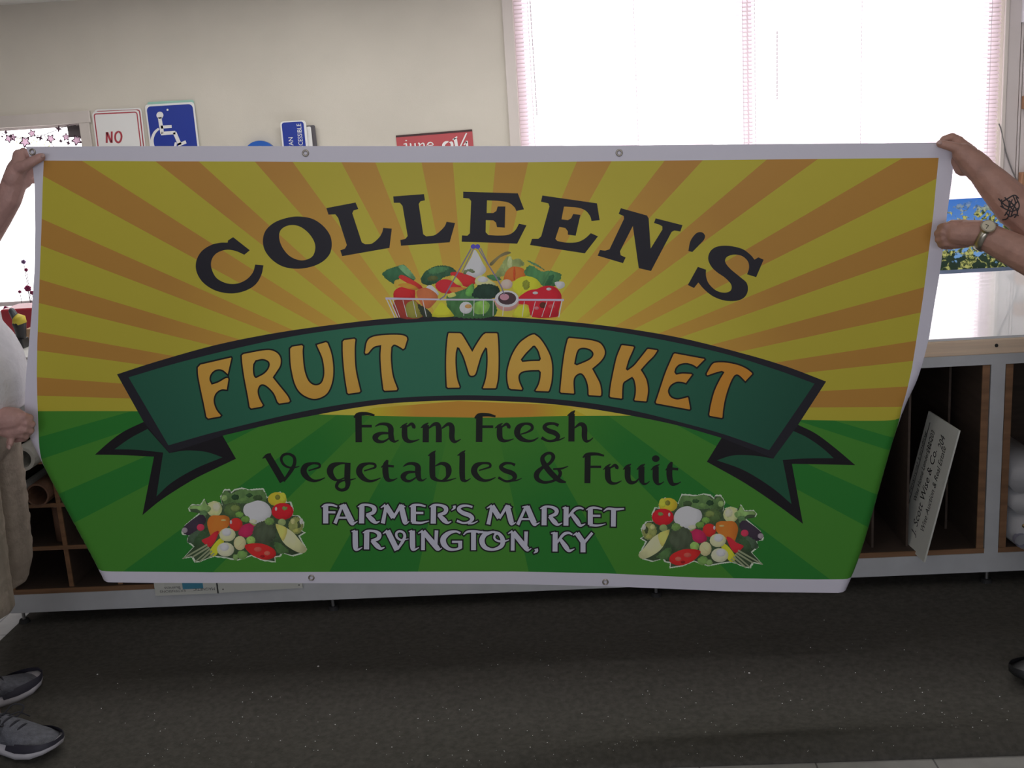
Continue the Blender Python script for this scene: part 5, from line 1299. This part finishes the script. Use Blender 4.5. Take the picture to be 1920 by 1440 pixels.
def person(name, label, skin, shirt, legm, face, pelvis, chest, neck, headc, arms, legs, hands, belly, short_sleeve_at=.9, hairc=M_hair, depth=.115, hem=.97, shorts=False):
    root = empty(name, (pelvis[0], pelvis[1], 0), label, 'person')
    pelvis, chest, neck, headc = V3(pelvis), V3(chest), V3(neck), V3(headc)
    F = V3(face).normalized(); S = V3((0, 0, 1)).cross(F)
    mb = MB()
    # trunk as one loft, wide across the shoulders
    def trunk(mb, g=0.0, bel=0.0):
        mid = (pelvis+chest)/2+F*(.01+bel)
        R = Matrix((S, F, V3((0, 0, 1)))).transposed()
        mb.ball(pelvis+F*.01, (.170+g, depth+g, .13+g), 20, 12, R); mb.ball(mid, (.160+g+bel*.5, depth+.012+g, .20+g), 20, 12, R); mb.ball(chest, (.170+g, depth+g, .20+g), 20, 12, R)
        mb.capsule([arms[0][0]+(arms[1][0]-arms[0][0])*.1, (arms[0][0]+arms[1][0])/2+V3((0, 0, .03)), arms[1][0]+(arms[0][0]-arms[1][0])*.1], [.062+g, .078+g, .062+g])
    trunk(mb, 0, belly)
    mb.capsule([chest+V3((0, 0, .12)), neck, headc-V3((0, 0, .03))], [.075, .058, .060])
    P, R = head(mb, headc, face)
    for sh, el, wr in arms: mb.capsule([sh, sh.lerp(el, .35), sh.lerp(el, .8), el, el.lerp(wr, .3), el.lerp(wr, .75), wr], [.060, .056, .050, .049, .053, .042, .034])
    for hp, kn, an, toe in legs:
        mb.capsule([hp, hp.lerp(kn, .4), kn, kn.lerp(an, .35), kn.lerp(an, .8), an], [.092, .082, .062, .060, .042, .040]); mb.capsule([an-V3((0, 0, .04)), an.lerp(toe, .6)-V3((0, 0, .035)), toe-V3((0, 0, .012))], [.036, .026, .020])
    for h in hands: h(mb)
    v, f = remesh(mb, .0036, 3)
    body = mk('body', v, f, skin, root, True)
    for s in (-1, 1):
        e = MB().ball(P(s*.031, .074, .012), .0125, 12, 8).build('eye', M_eyew, root, True); MB().ball(P(s*.031, .0835, .012), (.006, .0045, .006), 10, 6, R).build('iris', M_iris, e, True)
    hb = MB(); hb.ball(P(0, -.024, .062), (.084, .098, .088), 20, 12, R); hb.ball(P(0, -.055, .01), (.076, .066, .08), 16, 10, R)
    hb.build('hair', hairc, root, True)
    # shirt: over the trunk with short sleeves
    mb = MB(); trunk(mb, .016, belly)
    for sh, el, wr in arms: mb.capsule([sh, sh.lerp(el, .4), sh.lerp(el, short_sleeve_at)], [.080, .078, .080])
    v, f = remesh(mb, .008, 4)
    f = [q for q in f if max(v[i][2] for i in q) > hem]       # open at the waist
    use = sorted({i for q in f for i in q}); rm = {u: k for k, u in enumerate(use)}
    v = [(v[i][0], v[i][1], max(v[i][2], hem)) for i in use]; f = [tuple(rm[i] for i in q) for q in f]
    v2 = []
    for x, y, z in v:
        k = (V3((x, y, 0))-V3((pelvis.x, pelvis.y, 0)))
        w = max(0, (chest.z-z)/.6); a = math.atan2(k.y, k.x)
        q = k.normalized()*(.007*math.sin(a*9+z*7)*w); v2.append((x+q.x, y+q.y, z))
    mk('t_shirt', v2, f, shirt, root, True)
    # trousers
    mb = MB(); Rm = Matrix((S, F, V3((0, 0, 1)))).transposed()
    mb.ball(pelvis+V3((0, 0, .0)), (.183, depth+.012, .135), 18, 12, Rm)
    for hp, kn, an, toe in legs:
        if shorts: mb.capsule([hp, hp.lerp(kn, .5), kn, kn.lerp(an, .18)], [.122, .122, .120, .122])
        else: mb.capsule([hp, hp.lerp(kn, .4), kn, kn.lerp(an, .5), an+V3((0, 0, .075))], [.118, .112, .098, .090, .086])
    v, f = remesh(mb, .008, 3); v2 = []
    if shorts:
        cut = min(l[1].z for l in legs)-.085
        f = [q for q in f if max(v[i][2] for i in q) > cut]; use = sorted({i for q in f for i in q}); rm = {u: k for k, u in enumerate(use)}
        v = [(v[i][0], v[i][1], max(v[i][2], cut)) for i in use]; f = [tuple(rm[i] for i in q) for q in f]
    for x, y, z in v:
        t = z*38+x*26-y*16
        dd = .0045*(1-abs(math.sin(t)))**2*(.5+.5*math.sin(z*9+y*30))+.0022*(1-abs(math.sin(z*71-x*47+1)))**3
        k = V3((x-pelvis.x, y-pelvis.y, 0)); k = k.normalized() if k.length > 1e-6 else k
        v2.append((x+k.x*dd, y+k.y*dd, z))
    mk('shorts' if shorts else 'trousers', v2, f, legm, root, True)
    return root, body


def fingerchain(pts, r0=.0096, r1=.0078):
    pts = [V3(p) for p in pts]; n = len(pts)
    return lambda mb: mb.capsule(pts, [r0+(r1-r0)*i/(n-1) for i in range(n)], 10)


def slab(pts, rad):
    return lambda mb: mb.capsule([V3(p) for p in pts], rad, 12)


def nails(root, spots):
    for p, n, up in spots:
        p, n, up = V3(p), V3(n).normalized(), V3(up).normalized(); s = n.cross(up)
        R = Matrix((s, up, n)).transposed()
        MB().ball(p, (.0052, .0068, .0016), 10, 6, R).build('finger_nail', M_nail, root, True)


BY = BANNER_Y
# ---------------- left: white shirt, khaki trousers, facing right
wu = at(17, 372, 3.045); wl = at(-14, 788, 2.975)
LU = [slab([wu, at(26, 345, 3.045), at(34, 318, 3.045)], [.034, .033, .030]), slab([at(24, 335, 3.03), at(38, 308, 3.035), at(36, 292, 3.045)], [.026, .024, .018]), slab([at(44, 338, 3.06), at(50, 318, 3.058)], [.024, .020]),
      fingerchain([at(36, 314, 3.02), at(48, 310, 3.008), at(63, 301, 3.006), at(77, 294.5, 3.010)], .0165, .0118),                 # thumb in front of the sheet
      fingerchain([at(32, 292, 3.05), at(44, 283, 3.058), at(60, 290, 3.060), at(72, 300, 3.056)], .0115, .009),
      fingerchain([at(38, 304, 3.055), at(52, 298, 3.068), at(68, 306, 3.066), at(78, 314, 3.060)], .0110, .009),
      fingerchain([at(42, 318, 3.06), at(56, 314, 3.074), at(70, 322, 3.070), at(78, 330, 3.062)], .0105, .0085),
      fingerchain([at(46, 332, 3.06), at(56, 332, 3.072), at(66, 340, 3.068)], .0098, .008)]
LL = [slab([wl, at(6, 786, 2.972), at(26, 785, 2.968)], [.036, .036, .033]), slab([at(2, 800, 2.975), at(24, 806, 2.972), at(36, 803, 2.97)], [.026, .027, .024]), slab([at(12, 778, 2.968), at(34, 780, 2.966)], [.024, .020])]
for k, (y, x2, dz) in enumerate([(780, 56, 0), (792, 60, .001), (804, 58, .002), (815, 49, .004)]):       # knuckles folded round the edge of the sheet
    LL.append(fingerchain([at(34, y, 2.966+dz), at(x2-8, y+1, 2.962+dz), at(x2, y+3, 2.972+dz), at(x2-4, y+7, 2.990+dz), at(x2-20, y+9, 3.000+dz)], .0130-.0008*k, .0100))
LL += [fingerchain([at(16, 812, 2.966), at(22, 822, 2.962), at(20, 832, 2.960), at(16.5, 838, 2.962)], .0100, .0080),
       fingerchain([at(24, 778, 2.99), at(38, 776, 3.035), at(54, 786, 3.052), at(66, 796, 3.050)], .014, .010)]
shoU, shoL = V3((-1.78, 3.24, 1.40)), V3((-1.78, 2.85, 1.38))
root, body = person('person', 'person in white t-shirt and tan shorts at the left edge holding up the banner', M_skin1, M_shirt, M_khaki, (1, -.08, 0), (-1.755, 3.05, .92), (-1.75, 3.04, 1.24), (-1.77, 3.03, 1.50), (-1.75, 3.03, 1.635),
       [(shoU, at(-72, 492, 3.12), wu), (shoL, V3((-1.86, 2.84, 1.06)), wl)],
       [(V3((-1.745, 3.13, .88)), V3((-1.785, 3.17, .49)), V3((-1.93, 3.11, .085)), V3((-1.83, 3.15, .05))), (V3((-1.745, 2.97, .88)), V3((-1.745, 2.94, .49)), V3((-1.735, 2.90, .085)), V3((-1.61, 2.865, .05)))],
       LU+LL, .035, .82, depth=.148, hem=.985, shorts=True)
nails(root, [(at(80, 292, 2.9995), (0, -1, .1), (.8, 0, .35)), (at(17, 839, 2.953), (0, -1, -.1), (-.2, 0, -1))])


def shoe(root, heel, toe, w, name, parts):
    """running shoe from heel to toe"""
    heel, toe = V3(heel), V3(toe); F = (toe-heel); L = F.length; F.normalize(); S = V3((0, 0, 1)).cross(F)
    P = lambda l, s, z: heel+F*(l*L)+S*s+V3((0, 0, z))
    prof = [(0, .030, .092), (.06, .035, .104), (.2, .037, .100), (.34, .039, .102), (.44, .041, .094), (.55, .044, .082), (.66, .047, .070), (.78, .048, .060), (.88, .043, .051), (.95, .033, .042), (1.0, .016, .032)]
    wmap = w/.048
    N = 14; v = []; f = []
    for l, hw, h in prof:
        for k in range(N):
            t = 2*math.pi*k/N; c, s = math.cos(t), math.sin(t)
            z0 = .022+.010*max(0, (l-.75)/.25)
            v.append(P(l, hw*wmap*math.copysign(abs(c)**.75, c)*(1 if s < 0 else 1-.30*s*s), z0+(h-z0)*(.5+.5*s)))
    for i in range(len(prof)-1):
        for k in range(N): f.append((i*N+k, i*N+(k+1) % N, (i+1)*N+(k+1) % N, (i+1)*N+k))
    f += [tuple(reversed(range(N))), tuple((len(prof)-1)*N+k for k in range(N))]
    up = mk('shoe', v, f, parts['upper'], root, True)
    # sole: outline swept, curled up at the toe
    out = [(-.015, .022), (.05, .036), (.25, .040), (.45, .042), (.65, .052), (.82, .051), (.94, .038), (1.01, .014)]
    ring = [(l, hw*wmap) for l, hw in out]+[(l, -hw*wmap) for l, hw in reversed(out)]
    lift = lambda l: .024*max(0, (l-.66)/.34)**1.6
    M_ = len(ring); v = [P(l, s, .008+lift(l)) for l, s in ring]+[P(l, s*1.03, .018+lift(l)) for l, s in ring]+[P(l, s*.985, .031+lift(l)*.62) for l, s in ring]
    f = [(j*M_+k, j*M_+(k+1) % M_, (j+1)*M_+(k+1) % M_, (j+1)*M_+k) for j in (0, 1) for k in range(M_)]+[tuple(reversed(range(M_))), tuple(range(2*M_, 3*M_))]
    so = mk('sole', v, f, parts['sole'], up, True)
    # toe guard
    v = []; f = []; n = 0
    sec = [(.52, .0462), (.66, .0530), (.78, .0530), (.87, .0480), (.94, .0400), (.985, .0268), (1.014, .0148)]
    rr = [(l, hw*wmap) for l, hw in sec]+[(l, -hw*wmap) for l, hw in reversed(sec)]
    for z, k in ((.0285, 1.0), (.042, .985), (.052, .86)): v += [P(l, s*k, z+lift(l)*.62-(.010 if z > .03 else 0)*max(0, (l-.8)/.2)-(.012 if z > .03 else 0)*max(0, (.62-l)/.1)) for l, s in rr]
    m = len(rr); f = [(j*m+i, j*m+i+1, (j+1)*m+i+1, (j+1)*m+i) for j in (0, 1) for i in range(m-1)]
    mk('toe_guard', v, f, parts['guard'], up, True)
    if parts.get('lace'):
        mb = MB()
        for l in (.34, .42, .50, .58): mb.tube([P(l, -.029*wmap, .088-.10*(l-.34)), P(l+.015, -.012, .101-.105*(l-.34)), P(l+.02, 0, .104-.105*(l-.34)), P(l+.015, .012, .101-.105*(l-.34)), P(l, .029*wmap, .088-.10*(l-.34))], .0032, 6)
        for s in (-1, 1): mb.tube([tuple(q) for q in cr([tuple(P(.36, 0, .096)), tuple(P(.40, s*.035, .118)), tuple(P(.48, s*.052, .108)), tuple(P(.46, s*.030, .088)), tuple(P(.38, 0, .094))], False, 4)], .0022, 6); mb.tube([P(.37, 0, .096), P(.44, s*.045, .092), P(.50, s*.062, .070)], .0020, 6)
        mb.build('laces', parts['lace'], up, True)
    if parts.get('accent'): MB().ball(P(.40, -.039*wmap, .058), (.020, .004, .012), 12, 8).build('side_patch', parts['accent'], up, True)
    return up


grey = dict(upper=M_sgrey, sole=M_sole, guard=M_sdark, lace=M_lace, accent=M_sblue)
fz = lambda p: V3((p[0], p[1], max(mat_z(p[0], p[1]) if p[0] > mx0 else 0, 0)))
z_m = .006
t_near, t_far = atz(111, 1404, .03), atz(78, 1283, .035)
d_near, d_far = (atz(0, 1440, .01)-atz(100, 1428, .01)).normalized(), (atz(0, 1312, .01)-atz(70, 1284, .01)).normalized()
h_near, h_far = t_near+V3((-.285, .085, 0)), t_far+d_far*.29
for h_, t_, lab in ((h_far, t_far, 'far'), (h_near, t_near, 'near')):
    zz = max(mat_z(x_, y_) if x_ > mx0 else 0 for x_, y_ in ((h_.x, h_.y), (t_.x, t_.y)))-.006
    shoe(root, (h_.x, h_.y, zz), (t_.x, t_.y, zz), .057, lab, grey)

# ---------------- right: tattooed forearm, wristwatch, facing left
wu = at(1836, 316, 3.00); wl = at(1836, 437, 2.935)
RU = [slab([wu, at(1822, 302, 3.0), at(1806, 288, 3.0)], [.037, .034, .028]), slab([at(1818, 290, 3.02), at(1802, 276, 3.03), at(1796, 266, 3.035)], [.024, .022, .016]), slab([at(1806, 312, 3.03), at(1796, 302, 3.035)], [.026, .020]),
      fingerchain([at(1812, 286, 2.995), at(1797, 279, 2.995), at(1780, 273.5, 3.003), at(1763, 269.5, 3.010)], .0160, .0108),        # thumb along the top edge
      fingerchain([at(1800, 264, 3.035), at(1785, 256, 3.050), at(1770, 261, 3.056), at(1763, 270, 3.056)], .0118, .0095),
      fingerchain([at(1804, 272, 3.04), at(1790, 266, 3.062), at(1776, 276, 3.066), at(1768, 288, 3.060)], .0112, .009),
      fingerchain([at(1800, 286, 3.045), at(1788, 284, 3.068), at(1778, 294, 3.068), at(1772, 304, 3.060)], .0106, .0088),
      fingerchain([at(1802, 300, 3.045), at(1792, 302, 3.064), at(1784, 312, 3.062)], .0098, .008)]
RL = [slab([wl, at(1815, 437, 2.940), at(1793, 437, 2.948)], [.034, .034, .031]), slab([at(1812, 446, 2.955), at(1790, 450, 2.96)], [.026, .024]), slab([at(1808, 428, 2.950), at(1788, 427, 2.95)], [.024, .021])]
for k, (y, x2, dz) in enumerate([(425, 1764, 0), (436, 1758, .001), (447, 1759, .002), (456, 1764, .004)]):
    RL.append(fingerchain([at(1788, y, 2.948+dz), at(x2+8, y, 2.950+dz), at(x2, y+2, 2.965+dz), at(x2+5, y+5, 2.984+dz), at(x2+20, y+6, 2.998+dz)], .0125-.0008*k, .0098))
RL += [fingerchain([at(1800, 424, 2.97), at(1786, 420, 3.02), at(1772, 428, 3.052), at(1760, 436, 3.054)], .014, .010)]
el_u = at(1935, 420, 2.94); el_l = V3((1.345, 2.74, 1.185))
root2, body2 = person('person', 'person at the right edge with tattooed forearm and wristwatch holding up the banner', M_skin2, M_shirt, M_jeans, (-1, -.05, 0), (1.555, 2.96, .90), (1.575, 2.94, 1.24), (1.57, 2.93, 1.50), (1.545, 2.925, 1.63),
       [(V3((1.545, 3.10, 1.40)), el_u, wu), (V3((1.56, 2.76, 1.39)), el_l, wl)],
       [(V3((1.55, 3.05, .88)), V3((1.53, 3.06, .48)), V3((1.62, 3.07, .085)), V3((1.42, 3.04, .05))), (V3((1.55, 2.87, .88)), V3((1.53, 2.85, .48)), V3((1.66, 2.83, .085)), V3((1.46, 2.81, .05)))],
       RU+RL, .02, .62)
nails(root2, [(at(1762, 267.5, 2.9995), (0, -1, .25), (-1, 0, .1))])
blk = dict(upper=M_sblack, sole=mat('shoe_sole_black', (.02, .02, .02), .7), guard=M_sblack, lace=M_lace)
t2 = atz(1897, 1272, .03); h2 = V3((t2.x+.29, t2.y+.03, 0)); t3 = V3((1.36, 2.80, 0)); h3 = V3((1.65, 2.83, 0))
for h_, t_ in ((h2, t2), (h3, t3)):
    zz = max(mat_z(x_, y_) for x_, y_ in ((h_.x, h_.y), (t_.x, t_.y)))-.006
    shoe(root2, (h_.x, h_.y, zz), (t_.x, t_.y, zz), .050, 'black', blk)

# wristwatch on the lower arm
d = (wl-el_l).normalized(); wc = at(1851, 439, 2.925)
t_ = ((wc-el_l).dot(d)); wc = el_l+d*t_
a_ = V3((0, -1, .0)); a_ = (a_-d*a_.dot(d)).normalized(); b_ = d.cross(a_)
M_steelw = mat('watch_steel', (.50, .46, .38), .3, .9); M_dial = mat('watch_dial', (.62, .56, .42), .35)
rw = .0375; N = 28; v = []; f = []
for i in range(N):
    t = 2*math.pi*i/N
    for r_, l in ((rw, -.010), (rw+.003, -.010), (rw+.003, .010), (rw, .010)): v.append(wc+(a_*math.cos(t)+b_*math.sin(t))*r_+d*l)
for i in range(N):
    for k in range(4): f.append((i*4+k, i*4+(k+1) % 4, ((i+1) % N)*4+(k+1) % 4, ((i+1) % N)*4+k))
band = mk('wristwatch', v, f, M_steelw, root2, True); band['label'] = 'steel wristwatch with pale dial on the lower wrist'
ang = math.radians(38); nrm_ = (a_*math.cos(ang)+V3((0, 0, 1))*math.sin(ang)); nrm_ = (nrm_-d*nrm_.dot(d)).normalized()
cc = wc+nrm_*(rw+.001)
MB().tube([cc, cc+nrm_*.008], [.0195, .0185], 24).build('watch_case', M_steelw, band, False)
MB().tube([cc+nrm_*.0081, cc+nrm_*.0088], [.0155, .0155], 24).build('dial', M_dial, band, False)
s_ = nrm_.cross(d)
mb = MB(); mb.tube([cc+nrm_*.0092, cc+nrm_*.0092+s_*.011], .0007, 5); mb.tube([cc+nrm_*.0092, cc+nrm_*.0092+d*.008], .0008, 5); mb.build('hands', M_black, band)
# tattoo: dark lines lying on the skin of the upper forearm
M_tat = mat('tattoo_ink', (.045, .04, .045), .7)
dg = bpy.context.evaluated_depsgraph_get(); dg.update()
be = body2.evaluated_get(dg); mb = MB()
rng_ = random.Random(5)
strokes_ = [[(1872, 372), (1884, 384), (1896, 388), (1908, 378)], [(1880, 378), (1890, 372), (1902, 366), (1910, 372)], [(1876, 386), (1886, 392), (1898, 396), (1910, 390)], [(1884, 370), (1892, 380), (1890, 394), (1884, 404)], [(1900, 368), (1904, 380), (1900, 392), (1896, 404)],
            [(1892, 376), (1900, 384), (1908, 398), (1902, 408)], [(1886, 398), (1894, 406), (1902, 402), (1910, 404)], [(1894, 392), (1892, 402), (1888, 410), (1880, 412)], [(1905, 370), (1911, 384), (1908, 396)], [(1878, 374), (1878, 382), (1882, 390)], [(1898, 374), (1894, 386), (1902, 396)]]
for s in strokes_:
    run = []
    for x, y in [tuple(q) for q in cr(s, False, 5)]:
        dr_ = (_f+_r*((x-960)/FPX)-_u*((y-720)/FPX)).normalized()
        loc = V3(root2.location)+V3(body2.location)
        hit, p_, n_, i_ = be.ray_cast(EYE-loc, dr_)
        if hit and (p_+loc).y < 3.1: run.append(p_+loc+n_*.0002)
        else:
            if len(run) > 1: mb.tube(run, .0017, 5)
            run = []
    if len(run) > 1: mb.tube(run, .0017, 5)
if mb.v: mb.build('tattoo', M_tat, root2, True)
